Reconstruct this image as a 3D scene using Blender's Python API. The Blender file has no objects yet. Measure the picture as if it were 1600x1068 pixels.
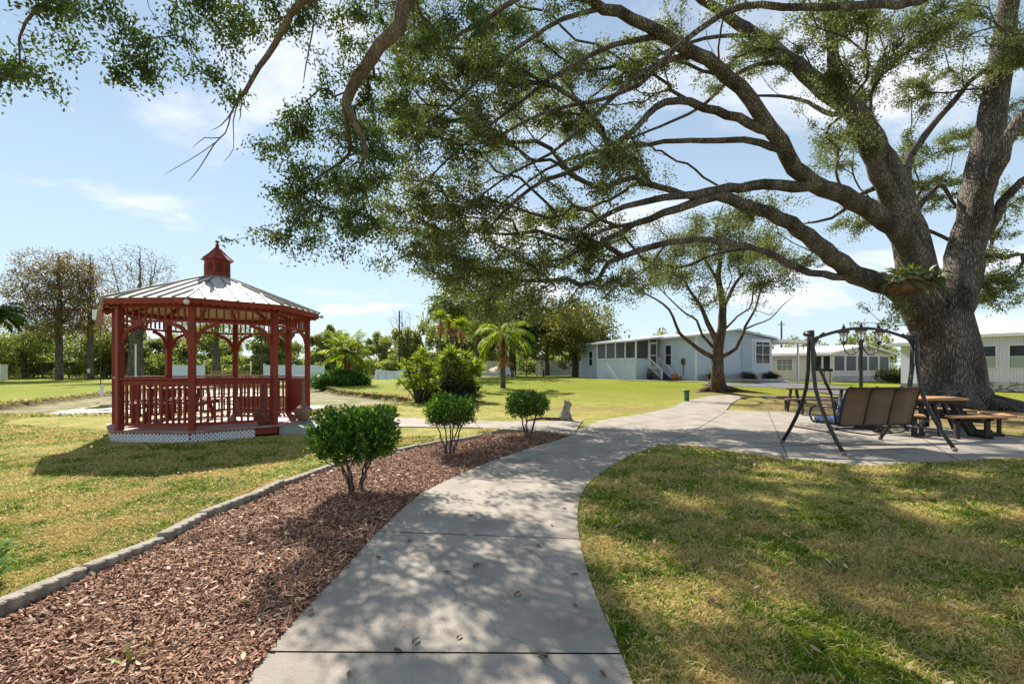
import bpy, bmesh, math, random
import numpy as np
from mathutils import Vector, Matrix
R = math.radians
sc = bpy.context.scene
col = sc.collection

# ---------------------------------------------------------------- camera, sky, sun, exposure
F, HZ, CH = 745.0, 575.0, 1.4            # focal length in photo pixels, horizon row, eye height
cam = bpy.data.objects.new('camera', bpy.data.cameras.new('camera')); col.objects.link(cam)
cam.location = (0, 0, CH); cam.rotation_euler = (R(90), 0, 0)
cam.data.lens = F / 1600 * 36; cam.data.sensor_width = 36
cam.data.shift_y = (HZ - 534) / 1600; cam.data.clip_start = .05; cam.data.clip_end = 3000
sc.camera = cam
SUN_EL, SUN_AZ = 41, 28                   # degrees; azimuth counted to the left of the view axis
sun = bpy.data.objects.new('sun', bpy.data.lights.new('sun', 'SUN')); col.objects.link(sun)
sun.data.energy = 5.0; sun.data.angle = R(.42); sun.data.color = (1, .91, .79)
sv = Vector((-math.sin(R(SUN_AZ)) * math.cos(R(SUN_EL)), math.cos(R(SUN_AZ)) * math.cos(R(SUN_EL)), math.sin(R(SUN_EL))))
sun.rotation_euler = sv.to_track_quat('Z', 'Y').to_euler()
w = bpy.data.worlds.new('World'); sc.world = w; w.use_nodes = True
nt = w.node_tree; N = nt.nodes; L = nt.links; N.clear()
def nd(t, **k):
    n = N.new(t)
    for a, b in k.items():
        if a.startswith('i_'): n.inputs[int(a[2:]) if a[2:].isdigit() else a[2:]].default_value = b
        else: setattr(n, a, b)
    return n
sky = nd('ShaderNodeTexSky', sky_type='NISHITA', sun_disc=False, sun_elevation=R(SUN_EL), sun_rotation=R(-SUN_AZ),
         air_density=1.0, dust_density=.05, ozone_density=1.6, altitude=0)
tc = nd('ShaderNodeTexCoord'); sp = nd('ShaderNodeSeparateXYZ'); L.new(tc.outputs['Generated'], sp.inputs[0])
za = nd('ShaderNodeMath', operation='MAXIMUM', i_1=.0); L.new(sp.outputs[2], za.inputs[0])
zb = nd('ShaderNodeMath', operation='ADD', i_1=.16); L.new(za.outputs[0], zb.inputs[0])
dx = nd('ShaderNodeMath', operation='DIVIDE'); L.new(sp.outputs[0], dx.inputs[0]); L.new(zb.outputs[0], dx.inputs[1])
dy = nd('ShaderNodeMath', operation='DIVIDE'); L.new(sp.outputs[1], dy.inputs[0]); L.new(zb.outputs[0], dy.inputs[1])
cb = nd('ShaderNodeCombineXYZ', i_2=1.7); L.new(dx.outputs[0], cb.inputs[0]); L.new(dy.outputs[0], cb.inputs[1])
n1 = nd('ShaderNodeTexNoise', i_Scale=1.05, i_Detail=9, i_Roughness=.56, i_Distortion=.25); L.new(cb.outputs[0], n1.inputs['Vector'])
r1 = nd('ShaderNodeMapRange', interpolation_type='SMOOTHSTEP'); r1.inputs[1].default_value = .51; r1.inputs[2].default_value = .68
r1.inputs[4].default_value = .85; L.new(n1.outputs[0], r1.inputs[0])
# thin veil that thickens toward the horizon
vz = nd('ShaderNodeMapRange', interpolation_type='SMOOTHSTEP'); vz.inputs[1].default_value = .0; vz.inputs[2].default_value = .62
vz.inputs[3].default_value = .72; vz.inputs[4].default_value = .34; L.new(sp.outputs[2], vz.inputs[0])
mxv = nd('ShaderNodeMix', data_type='RGBA'); L.new(vz.outputs[0], mxv.inputs[0]); L.new(sky.outputs[0], mxv.inputs[6]); mxv.inputs[7].default_value = (6.6, 8.3, 9.6, 1)
mxc = nd('ShaderNodeMix', data_type='RGBA'); L.new(r1.outputs[0], mxc.inputs[0]); L.new(mxv.outputs[2], mxc.inputs[6]); mxc.inputs[7].default_value = (10.6, 10.5, 10.9, 1)
bg = nd('ShaderNodeBackground', i_Strength=.060); L.new(mxc.outputs[2], bg.inputs[0])
ow = nd('ShaderNodeOutputWorld'); L.new(bg.outputs[0], ow.inputs[0])
sc.view_settings.view_transform = 'Standard'; sc.view_settings.look = 'None'
sc.view_settings.gamma = 1; sc.view_settings.exposure = .97; sc.view_settings.use_curve_mapping = False
sc.render.engine = 'CYCLES'
sc.cycles.use_denoising = True
sc.cycles.max_bounces = 6; sc.cycles.transparent_max_bounces = 8
sc.cycles.sample_clamp_indirect = 6

rng = np.random.default_rng(7); random.seed(7)

# ---------------------------------------------------------------- terrain and pixel <-> world
def sst(a, b, x):
    t = np.clip((x - a) / (b - a), 0, 1); return t * t * (3 - 2 * t)
def H0(x, y):
    return .5 * sst(19, 36, y) * sst(-20, -4, x) * (1 - .7 * sst(17, 25, x))
def at(px, py, Y): return Vector(((px - 800) / F * Y, Y, CH - (py - HZ) / F * Y))
def g(px, py):
    k = (px - 800) / F; m = (py - HZ) / F
    ys = np.arange(1.5, 400, .02)
    hit = (CH - m * ys) <= H0(k * ys, ys)
    y = ys[np.argmax(hit)] if hit.any() else 400
    return Vector((k * y, y, float(H0(k * y, y))))
def ground(x, y): return float(H0(x, y))

# ---------------------------------------------------------------- materials
def mat(name, c, rough=.7, c2=None, ns=4., detail=6, lo=.35, hi=.65, bump=0, bs=30., metal=0, spec=.4, stretch=(1, 1, 1), trans=0, emis=None, coat=0, world=False):
    m = bpy.data.materials.new(name); m.use_nodes = True
    t = m.node_tree; n = t.nodes; l = t.links; b = n['Principled BSDF']
    b.inputs['Base Color'].default_value = (*c, 1); b.inputs['Roughness'].default_value = rough
    b.inputs['Metallic'].default_value = metal; b.inputs['Specular IOR Level'].default_value = spec
    b.inputs['Coat Weight'].default_value = coat
    if c2 or bump:
        if world: tcn = n.new('ShaderNodeNewGeometry'); src = tcn.outputs['Position']
        else: tcn = n.new('ShaderNodeTexCoord'); src = tcn.outputs['Object']
        mp = n.new('ShaderNodeMapping'); mp.inputs['Scale'].default_value = stretch
        l.new(src, mp.inputs[0])
    if c2:
        tx = n.new('ShaderNodeTexNoise'); tx.inputs['Scale'].default_value = ns; tx.inputs['Detail'].default_value = detail
        l.new(mp.outputs[0], tx.inputs['Vector'])
        mr = n.new('ShaderNodeMapRange'); mr.inputs[1].default_value = lo; mr.inputs[2].default_value = hi; l.new(tx.outputs[0], mr.inputs[0])
        mx = n.new('ShaderNodeMix'); mx.data_type = 'RGBA'; l.new(mr.outputs[0], mx.inputs[0])
        mx.inputs[6].default_value = (*c, 1); mx.inputs[7].default_value = (*c2, 1); l.new(mx.outputs[2], b.inputs['Base Color'])
    if bump:
        t2 = n.new('ShaderNodeTexNoise'); t2.inputs['Scale'].default_value = bs; t2.inputs['Detail'].default_value = 5
        l.new(mp.outputs[0], t2.inputs['Vector'])
        bp = n.new('ShaderNodeBump'); bp.inputs['Strength'].default_value = bump; bp.inputs['Distance'].default_value = .02
        l.new(t2.outputs[0], bp.inputs['Height']); l.new(bp.outputs[0], b.inputs['Normal'])
    return m

def leafmat(name, cols, rough=.45, trans=.4, tcol=None, spec=.4):
    """cols: ramp colours chosen per leaf by its own random number."""
    m = bpy.data.materials.new(name); m.use_nodes = True
    t = m.node_tree; n = t.nodes; l = t.links; b = n['Principled BSDF']; b.inputs['Roughness'].default_value = rough
    b.inputs['Specular IOR Level'].default_value = spec
    a = n.new('ShaderNodeAttribute'); a.attribute_name = 'rnd'
    cr = n.new('ShaderNodeValToRGB'); e = cr.color_ramp.elements
    while len(e) < len(cols): e.new(.5)
    for i, (p, c) in enumerate(cols): e[i].position = p; e[i].color = (*c, 1)
    l.new(a.outputs['Fac'], cr.inputs[0]); l.new(cr.outputs[0], b.inputs['Base Color'])
    if trans:
        tr = n.new('ShaderNodeBsdfTranslucent'); mu = n.new('ShaderNodeMix'); mu.data_type = 'RGBA'; mu.blend_type = 'MULTIPLY'; mu.inputs[0].default_value = 1
        l.new(cr.outputs[0], mu.inputs[6]); mu.inputs[7].default_value = (*(tcol or (1.6, 1.7, .6)), 1); l.new(mu.outputs[2], tr.inputs[0])
        ms = n.new('ShaderNodeMixShader'); ms.inputs[0].default_value = trans
        l.new(b.outputs[0], ms.inputs[1]); l.new(tr.outputs[0], ms.inputs[2]); l.new(ms.outputs[0], n['Material Output'].inputs[0])
    return m

# ---------------------------------------------------------------- mesh builder
class MB:
    def __init__(s): s.v = []; s.f = []; s.mi = []; s.k = 0; s.sm = []
    def add(s, vs, fs, mi=0, smooth=False):
        o = s.k; s.v += [tuple(q) for q in vs]; s.k += len(vs)
        s.f += [tuple(i + o for i in f) for f in fs]; s.mi += [mi] * len(fs); s.sm += [smooth] * len(fs)
    def box(s, c, d, rz=0, mi=0, M=None):
        x, y, z = d[0] / 2, d[1] / 2, d[2] / 2
        vs = [Vector((a * x, b * y, e * z)) for e in (-1, 1) for b in (-1, 1) for a in (-1, 1)]
        m = Matrix.Translation(c) @ (M if M else Matrix.Rotation(rz, 4, 'Z'))
        s.add([m @ q for q in vs], [(0, 2, 3, 1), (4, 5, 7, 6), (0, 1, 5, 4), (2, 6, 7, 3), (0, 4, 6, 2), (1, 3, 7, 5)], mi)
    def bar(s, a, b, wd, ht, mi=0, up=(0, 0, 1)):
        a = Vector(a); b = Vector(b); d = b - a; L_ = d.length; d.normalize()
        u = Vector(up); sd = d.cross(u)
        if sd.length < 1e-4: sd = d.cross(Vector((1, 0, 0)))
        sd.normalize(); u = sd.cross(d)
        vs = [p + sd * (i * wd / 2) + u * (j * ht / 2) for p in (a, b) for j in (-1, 1) for i in (-1, 1)]
        s.add(vs, [(0, 1, 3, 2), (4, 6, 7, 5), (0, 4, 5, 1), (2, 3, 7, 6), (0, 2, 6, 4), (1, 5, 7, 3)], mi)
    def tube(s, pts, rad, n=8, mi=0, caps=True):
        P = [Vector(p) for p in pts]
        if not hasattr(rad, '__len__'): rad = [rad] * len(P)
        vs = []; pu = None
        for i, p in enumerate(P):
            t = (P[min(i + 1, len(P) - 1)] - P[max(i - 1, 0)]).normalized()
            u = pu - t * pu.dot(t) if pu is not None else t.cross(Vector((0, .3, 1)) if abs(t.z) < .9 else Vector((1, 0, 0)))
            u.normalize(); pu = u; w_ = t.cross(u)
            vs += [p + (u * math.cos(2 * math.pi * k / n) + w_ * math.sin(2 * math.pi * k / n)) * rad[i] for k in range(n)]
        fs = [(i * n + k, i * n + (k + 1) % n, (i + 1) * n + (k + 1) % n, (i + 1) * n + k) for i in range(len(P) - 1) for k in range(n)]
        if caps: fs += [tuple(range(n))[::-1], tuple((len(P) - 1) * n + k for k in range(n))]
        s.add(vs, fs, mi, True)
    def lathe(s, prof, c=(0, 0, 0), n=20, mi=0, smooth=True, a0=0):
        vs = [(c[0] + r * math.cos(a0 + 2 * math.pi * k / n), c[1] + r * math.sin(a0 + 2 * math.pi * k / n), c[2] + z) for r, z in prof for k in range(n)]
        fs = [(i * n + k, i * n + (k + 1) % n, (i + 1) * n + (k + 1) % n, (i + 1) * n + k) for i in range(len(prof) - 1) for k in range(n)]
        fs += [tuple(range(n))[::-1], tuple((len(prof) - 1) * n + k for k in range(n))]
        s.add(vs, fs, mi, smooth)
    def prism(s, poly, z0, z1, mi=0):
        n = len(poly); vs = [(p[0], p[1], z0) for p in poly] + [(p[0], p[1], z1) for p in poly]
        s.add(vs, [tuple(range(n))[::-1], tuple(range(n, 2 * n))] + [(i, (i + 1) % n, n + (i + 1) % n, n + i) for i in range(n)], mi)
    def flat(s, pts2, M, th, mi=0):
        """outline (x,z) extruded by th along local y, placed by matrix M."""
        n = len(pts2); vs = [M @ Vector((p[0], y, p[1])) for y in (-th / 2, th / 2) for p in pts2]
        s.add(vs, [tuple(range(n)), tuple(range(n, 2 * n))[::-1]] + [(i, n + i, n + (i + 1) % n, (i + 1) % n) for i in range(n)], mi)
    def build(s, name, mats, parent=None, bevel=0, loc=None, rz=0):
        me = bpy.data.meshes.new(name); me.from_pydata(s.v, [], s.f)
        for m in (mats if isinstance(mats, (list, tuple)) else [mats]): me.materials.append(m)
        me.polygons.foreach_set('material_index', s.mi); me.polygons.foreach_set('use_smooth', s.sm); me.update()
        o = bpy.data.objects.new(name, me); col.objects.link(o)
        if parent: o.parent = parent
        if loc is not None: o.location = loc
        if rz: o.rotation_euler.z = rz
        if bevel:
            b = o.modifiers.new('bevel', 'BEVEL'); b.width = bevel; b.segments = 1; b.limit_method = 'ANGLE'
        return o
def tag(o, label=None, cat=None, group=None, kind=None):
    if label: o['label'] = label
    if cat: o['category'] = cat
    if group: o['group'] = group
    if kind: o['kind'] = kind
    return o
def empty(name, loc=(0, 0, 0), rz=0, label=None, cat=None, group=None):
    o = bpy.data.objects.new(name, None); col.objects.link(o); o.location = loc; o.rotation_euler.z = rz; o.empty_display_size = .2
    return tag(o, label, cat, group)
def quadmesh(name, V, mats, parent=None, rnd=None, mi=None):
    """V: (n,k,3) array of separate k-gons, one random number per face in attribute rnd."""
    n, k = V.shape[:2]; me = bpy.data.meshes.new(name)
    me.vertices.add(n * k); me.vertices.foreach_set('co', V.reshape(-1).astype(np.float32))
    me.loops.add(n * k); me.loops.foreach_set('vertex_index', np.arange(n * k, dtype=np.int32))
    me.polygons.add(n); me.polygons.foreach_set('loop_start', np.arange(0, n * k, k, dtype=np.int32)); me.polygons.foreach_set('loop_total', np.full(n, k, dtype=np.int32))
    for m in (mats if isinstance(mats, (list, tuple)) else [mats]): me.materials.append(m)
    if mi is not None: me.polygons.foreach_set('material_index', mi.astype(np.int32))
    me.update(calc_edges=True)
    if rnd is None: rnd = rng.random(n)
    a = me.attributes.new('rnd', 'FLOAT', 'POINT'); a.data.foreach_set('value', np.repeat(rnd, k).astype(np.float32))
    o = bpy.data.objects.new(name, me); col.objects.link(o)
    if parent: o.parent = parent
    return o
def copy_tree(o, parent=None):
    c = o.copy(); col.objects.link(c); c.parent = parent
    for ch in [x for x in o.children]: copy_tree(ch, c)
    return c
def nrm(a): return a / np.maximum(np.linalg.norm(a, axis=-1, keepdims=True), 1e-9)
def leaf_quads(C, ln, wd, droop=.3, spread=1., out=None):
    """rhombic leaves at centres C (n,3)."""
    n = len(C); d = rng.normal(size=(n, 3)) * spread
    if out is not None: d += out
    d[:, 2] -= droop; d = nrm(d)
    s_ = nrm(np.cross(d, rng.normal(size=(n, 3)) + np.array([0, 0, 1.2])))
    ln = (ln * rng.uniform(.7, 1.25, n))[:, None]; wd = (wd * rng.uniform(.75, 1.2, n))[:, None]
    return np.stack([C - d * ln / 2, C + s_ * wd / 2 + d * ln * .06, C + d * ln / 2, C - s_ * wd / 2 + d * ln * .06], 1)

# ---------------------------------------------------------------- palette
def grass_nodes(m, blades):
    t = m.node_tree; n = t.nodes; l = t.links; b = n['Principled BSDF']
    ge = n.new('ShaderNodeNewGeometry'); mp = n.new('ShaderNodeMapping'); l.new(ge.outputs['Position'], mp.inputs[0]); mp.inputs['Scale'].default_value = (1, 1, 0)
    def noise(s_, d_, a, b_, ro=.6):
        x = n.new('ShaderNodeTexNoise'); x.inputs['Scale'].default_value = s_; x.inputs['Detail'].default_value = d_; x.inputs['Roughness'].default_value = ro
        l.new(mp.outputs[0], x.inputs['Vector']); r_ = n.new('ShaderNodeMapRange'); r_.inputs[1].default_value = a; r_.inputs[2].default_value = b_
        l.new(x.outputs[0], r_.inputs[0]); return r_.outputs[0]
    def mix(f, a, b_, bt='MIX'):
        x = n.new('ShaderNodeMix'); x.data_type = 'RGBA'; x.blend_type = bt
        if isinstance(f, float): x.inputs[0].default_value = f
        else: l.new(f, x.inputs[0])
        for i, q in ((6, a), (7, b_)):
            if isinstance(q, tuple): x.inputs[i].default_value = (*q, 1)
            else: l.new(q, x.inputs[i])
        return x.outputs[2]
    def math_(op, a, b_):
        x = n.new('ShaderNodeMath'); x.operation = op; x.use_clamp = True
        for i, q in ((0, a), (1, b_)):
            if isinstance(q, (int, float)): x.inputs[i].default_value = q
            else: l.new(q, x.inputs[i])
        return x.outputs[0]
    patch = noise(1.5, 8, .42, .60, .72); fine = noise(9, 5, .35, .65)
    # far lawn (y > 20) is a greener, watered turf
    sx = n.new('ShaderNodeSeparateXYZ'); l.new(ge.outputs['Position'], sx.inputs[0])
    far = n.new('ShaderNodeMapRange'); far.inputs[1].default_value = 15; far.inputs[2].default_value = 27; l.new(sx.outputs[1], far.inputs[0])
    green = mix(fine, (.10, .17, .015), (.20, .27, .025)); straw = mix(fine, (.42, .31, .10), (.62, .49, .20))
    if blades:
        at_ = n.new('ShaderNodeAttribute'); at_.attribute_name = 'rnd'
        f = math_('GREATER_THAN', math_('ADD', math_('MULTIPLY', patch, .62), math_('MULTIPLY', at_.outputs['Fac'], .62)), .53)
        green = mix(fine, (.055, .135, .008), (.28, .38, .024)); straw = mix(at_.outputs['Fac'], (.36, .27, .08), (.80, .67, .30))
        c = mix(f, green, straw)
    else:
        f = math_('ADD', math_('MULTIPLY', patch, .50), math_('MULTIPLY', noise(45, 3, .35, .65), .50))
        c = mix(f, green, straw)
        c = mix(math_('MULTIPLY', noise(28, 4, .56, .74), .5), c, (.12, .085, .04))
        turf = mix(noise(.35, 4, .35, .7), (.17, .225, .012), (.27, .275, .035)); turf = mix(math_('MULTIPLY', noise(5, 5, .4, .75), .4), turf, (.12, .15, .016))
        c = mix(far.outputs[0], c, turf)
        a = n.new('ShaderNodeAttribute'); a.attribute_name = 'sand'
        sand = mix(noise(2.2, 6, .35, .65), (.30, .25, .17), (.44, .38, .28)); sand = mix(math_('MULTIPLY', noise(1.1, 7, .42, .54), .85), sand, (.17, .19, .06))
        c = mix(a.outputs['Fac'], c, sand)
        a2 = n.new('ShaderNodeAttribute'); a2.attribute_name = 'soil'
        c = mix(a2.outputs['Fac'], c, mix(noise(14, 5, .35, .65), (.05, .035, .02), (.14, .09, .05)))
        a3 = n.new('ShaderNodeAttribute'); a3.attribute_name = 'litter'
        c = mix(math_('MULTIPLY', a3.outputs['Fac'], noise(5, 7, .30, .56)), c, mix(noise(40, 3, .35, .65), (.16, .10, .05), (.36, .24, .14)))
        bx = n.new('ShaderNodeTexNoise'); bx.inputs['Scale'].default_value = 40; bx.inputs['Detail'].default_value = 6; l.new(mp.outputs[0], bx.inputs['Vector'])
        bp = n.new('ShaderNodeBump'); bp.inputs['Strength'].default_value = .9; bp.inputs['Distance'].default_value = .05; l.new(bx.outputs[0], bp.inputs['Height']); l.new(bp.outputs[0], b.inputs['Normal'])
    l.new(c, b.inputs['Base Color']); b.inputs['Roughness'].default_value = .75; b.inputs['Specular IOR Level'].default_value = .15 if blades else .04
    if blades:
        tr = n.new('ShaderNodeBsdfTranslucent'); l.new(c, tr.inputs[0]); ms = n.new('ShaderNodeMixShader'); ms.inputs[0].default_value = .5
        l.new(b.outputs[0], ms.inputs[1]); l.new(tr.outputs[0], ms.inputs[2]); l.new(ms.outputs[0], n['Material Output'].inputs[0])
    return m
MG = grass_nodes(mat('lawn', (.1, .1, .1)), False)
MBl = grass_nodes(mat('grass_blade', (.1, .1, .1)), True)
CONC = mat('concrete', (.355, .318, .27), .85, (.275, .25, .215), ns=2.2, detail=10, bump=.35, bs=120, world=True)
def concrete_detail(m):
    t = m.node_tree; n = t.nodes; l = t.links; b = n['Principled BSDF']; ge = n.new('ShaderNodeNewGeometry')
    src = b.inputs['Base Color'].links[0].from_socket
    for sc_, lo, hi, c_, d_ in ((330, .60, .72, (1.45, 1.45, 1.45, 1), 2), (190, .60, .70, (.62, .60, .58, 1), 2), (1.1, .50, .72, (.78, .76, .74, 1), 9), (5.5, .60, .74, (.80, .78, .76, 1), 8)):
        x = n.new('ShaderNodeTexNoise'); x.inputs['Scale'].default_value = sc_; x.inputs['Detail'].default_value = d_; l.new(ge.outputs['Position'], x.inputs['Vector'])
        r_ = n.new('ShaderNodeMapRange'); r_.inputs[1].default_value = lo; r_.inputs[2].default_value = hi; l.new(x.outputs[0], r_.inputs[0])
        mx = n.new('ShaderNodeMix'); mx.data_type = 'RGBA'; mx.blend_type = 'MULTIPLY'; l.new(r_.outputs[0], mx.inputs[0]); l.new(src, mx.inputs[6]); mx.inputs[7].default_value = c_; src = mx.outputs[2]
    v = n.new('ShaderNodeTexVoronoi'); v.feature = 'DISTANCE_TO_EDGE'; v.inputs['Scale'].default_value = .42
    nz = n.new('ShaderNodeTexNoise'); nz.inputs['Scale'].default_value = 3; nz.inputs['Detail'].default_value = 6; l.new(ge.outputs['Position'], nz.inputs['Vector'])
    ad = n.new('ShaderNodeMix'); ad.data_type = 'RGBA'; ad.inputs[0].default_value = .22; l.new(ge.outputs['Position'], ad.inputs[6]); l.new(nz.outputs['Color'], ad.inputs[7]); l.new(ad.outputs[2], v.inputs['Vector'])
    r_ = n.new('ShaderNodeMapRange'); r_.inputs[1].default_value = .0; r_.inputs[2].default_value = .0022; r_.inputs[3].default_value = .55; r_.inputs[4].default_value = 0; l.new(v.outputs['Distance'], r_.inputs[0])
    mx = n.new('ShaderNodeMix'); mx.data_type = 'RGBA'; l.new(r_.outputs[0], mx.inputs[0]); l.new(src, mx.inputs[6]); mx.inputs[7].default_value = (.09, .08, .07, 1); l.new(mx.outputs[2], b.inputs['Base Color'])
concrete_detail(CONC)
CONC2 = mat('concrete_old', (.36, .325, .27), .9, (.22, .195, .16), ns=9, detail=8, bump=.8, bs=60)
DARK = mat('dark_gap', (.03, .026, .02), .95)
ASPH = mat('asphalt', (.10, .10, .105), .85, (.15, .15, .155), ns=1.5, bump=.4, bs=150, world=True)
RED = mat('red_stain', (.27, .032, .014), .6, (.18, .021, .010), ns=5, stretch=(1, 1, .3), bump=.12, bs=60)
REDD = mat('red_deck', (.30, .12, .09), .6, (.42, .24, .20), ns=3, stretch=(1, 6, 1), bump=.1)
ROOFM = mat('galvanised_roof', (.56, .54, .48), .55, (.48, .465, .41), ns=2.5, metal=.0, spec=.4, bump=.05, bs=10)
SEAM = mat('roof_seam', (.20, .185, .155), .5, (.2, .18, .15), ns=10)
FLASH = mat('lead_flashing', (.16, .26, .28), .5, (.22, .30, .30), ns=12)
WHITE = mat('white_paint', (.75, .76, .78), .5, (.66, .67, .7), ns=6)
BARK = mat('oak_bark', (.10, .08, .066), .95, (.25, .22, .19), ns=1.8, detail=9, bump=1.0, bs=9, stretch=(1, 1, .35), spec=.15)
BARK2 = mat('grey_bark', (.22, .19, .16), .95, (.12, .10, .085), ns=4, detail=8, bump=.8, bs=14, stretch=(1, 1, .3), spec=.15)
BARK3 = mat('brown_bark', (.10, .075, .055), .95, (.19, .14, .11), ns=4, detail=8, bump=.9, bs=12, stretch=(1, 1, .3), spec=.15)
def bark_cells(m, sc_=7, dist=.05, st=1.):
    t = m.node_tree; n = t.nodes; l = t.links; b = n['Principled BSDF']
    tcn = n.new('ShaderNodeTexCoord'); mp = n.new('ShaderNodeMapping'); mp.inputs['Scale'].default_value = (1, 1, .17); l.new(tcn.outputs['Object'], mp.inputs[0])
    nz = n.new('ShaderNodeTexNoise'); nz.inputs['Scale'].default_value = 2.5; nz.inputs['Detail'].default_value = 4; l.new(mp.outputs[0], nz.inputs['Vector'])
    ad = n.new('ShaderNodeMix'); ad.data_type = 'RGBA'; ad.inputs[0].default_value = .18; l.new(mp.outputs[0], ad.inputs[6]); l.new(nz.outputs['Color'], ad.inputs[7])
    v = n.new('ShaderNodeTexVoronoi'); v.feature = 'DISTANCE_TO_EDGE'; v.inputs['Scale'].default_value = sc_; l.new(ad.outputs[2], v.inputs['Vector'])
    mr = n.new('ShaderNodeMapRange'); mr.inputs[1].default_value = 0; mr.inputs[2].default_value = .22; l.new(v.outputs['Distance'], mr.inputs[0])
    old = b.inputs['Normal'].links[0].from_node
    bp = n.new('ShaderNodeBump'); bp.inputs['Strength'].default_value = st; bp.inputs['Distance'].default_value = dist; l.new(mr.outputs[0], bp.inputs['Height'])
    l.new(old.outputs[0], bp.inputs['Normal']); l.new(bp.outputs[0], b.inputs['Normal'])
    src = b.inputs['Base Color'].links[0].from_socket
    mx = n.new('ShaderNodeMix'); mx.data_type = 'RGBA'; mx.blend_type = 'MULTIPLY'; mx.inputs[0].default_value = 1; l.new(src, mx.inputs[6])
    cr = n.new('ShaderNodeMapRange'); cr.inputs[3].default_value = .42; cr.inputs[4].default_value = 1.15; l.new(mr.outputs[0], cr.inputs[0]); l.new(cr.outputs[0], mx.inputs[7]); l.new(mx.outputs[2], b.inputs['Base Color'])
bark_cells(BARK, 25, .05); bark_cells(BARK2, 18, .03); bark_cells(BARK3, 18, .03)
BARK4 = mat('young_oak_bark', (.15, .105, .08), .95, (.24, .19, .15), ns=9, detail=9, bump=.6, bs=45, stretch=(1, 1, .4), spec=.15); bark_cells(BARK4, 60, .008)
L_OAK = leafmat('oak_leaf', [(0, (.055, .070, .032)), (.4, (.115, .135, .058)), (.75, (.19, .205, .085)), (.93, (.24, .23, .09)), (1, (.24, .14, .05))], rough=.6, spec=.3, trans=.36, tcol=(1.4, 1.6, .75))
L_NEAR = leafmat('oak_leaf_near', [(0, (.030, .055, .022)), (.5, (.055, .09, .032)), (.82, (.11, .15, .04)), (.95, (.20, .19, .035)), (1, (.42, .17, .02))], rough=.6, spec=.3, trans=.30)
L_SHRUB = leafmat('shrub_leaf', [(0, (.025, .065, .010)), (.55, (.06, .15, .018)), (1, (.26, .42, .04))], rough=.32, trans=.42, spec=.45)
L_WOOD = leafmat('woodland_leaf', [(0, (.045, .07, .022)), (.35, (.12, .16, .045)), (.7, (.22, .25, .07)), (1, (.34, .32, .15))], trans=.45)
L_DARK = leafmat('dark_tree_leaf', [(0, (.014, .028, .009)), (.6, (.03, .055, .015)), (1, (.10, .12, .03))], trans=.3)
L_OLIVE = leafmat('olive_tree_leaf', [(0, (.05, .06, .016)), (.5, (.13, .13, .03)), (1, (.27, .22, .06))], trans=.42)
L_BROWN = leafmat('cypress_leaf', [(0, (.09, .065, .045)), (.5, (.16, .115, .06)), (.8, (.23, .17, .07)), (1, (.24, .24, .07))], trans=.4)
L_PALM = leafmat('palm_leaf', [(0, (.07, .12, .02)), (.5, (.19, .26, .03)), (1, (.42, .42, .05))], rough=.6, trans=.4, spec=.2)
L_PALMD = leafmat('dark_palm_leaf', [(0, (.03, .06, .015)), (1, (.10, .16, .03))], rough=.6, trans=.3, spec=.2)
L_DEAD = leafmat('dead_leaf', [(0, (.28, .15, .06)), (1, (.48, .28, .12))], trans=.2)

# ---------------------------------------------------------------- outlines read off the ground
def gl(pts): return [g(*p) for p in pts]
def poly2(pts): return np.array([(p[0], p[1]) for p in pts])
def inside(P, x, y):
    c = np.zeros(x.shape, bool); n = len(P)
    for i in range(n):
        x1, y1 = P[i]; x2, y2 = P[(i + 1) % n]
        if y1 == y2: continue
        c ^= ((y1 > y) != (y2 > y)) & (x < (x2 - x1) * (y - y1) / (y2 - y1) + x1)
    return c
def dist(P, x, y, closed=True):
    d = np.full(x.shape, 1e9); n = len(P)
    for i in range(n if closed else n - 1):
        a = P[i]; b = P[(i + 1) % n]; e = b - a; q = max(float(e @ e), 1e-9)
        t = np.clip(((x - a[0]) * e[0] + (y - a[1]) * e[1]) / q, 0, 1)
        d = np.minimum(d, np.hypot(x - a[0] - t * e[0], y - a[1] - t * e[1]))
    return d
def resample(P, step):
    P = np.array([(p[0], p[1]) for p in P]); s_ = np.r_[0, np.cumsum(np.linalg.norm(np.diff(P, axis=0), axis=1))]
    n = max(2, int(s_[-1] / step)); t = np.linspace(0, s_[-1], n)
    # gentle smoothing of the traced corners
    Q = np.stack([np.interp(t, s_, P[:, 0]), np.interp(t, s_, P[:, 1])], 1)
    for _ in range(3): Q[1:-1] = .25 * Q[:-2] + .5 * Q[1:-1] + .25 * Q[2:]
    return Q
LEFT = gl([(388, 1068), (417, 1025), (452, 985), (531, 899), (588, 837), (625, 801), (658, 772.5), (710, 747), (762, 724), (825, 702), (868, 690), (896, 681), (908, 670), (940, 657), (1000, 648), (1049, 637.5), (1069, 627), (1105, 619.5), (1140, 617)])
RIGHT = gl([(986, 1068), (961, 1004), (929.5, 936), (911.5, 878), (902.5, 833), (902.5, 788), (916, 759), (947, 734), (988, 711), (1033, 696), (1080, 676), (1112, 657), (1132, 645), (1138, 637), (1142, 631), (1152, 624.5), (1163, 621)])
LEFT = [LEFT[0] + (LEFT[0] - LEFT[1]) * 3] + LEFT; RIGHT = [RIGHT[0] + (RIGHT[0] - RIGHT[1]) * 1.7] + RIGHT
SIDE_T = gl([(462, 651), (520, 651), (618, 652.6), (727, 657), (785, 659), (842, 659), (910, 657)])
SIDE_B = gl([(462, 669), (520, 668), (618, 667), (700, 668), (756, 669), (834, 673), (896, 681)])
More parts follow.
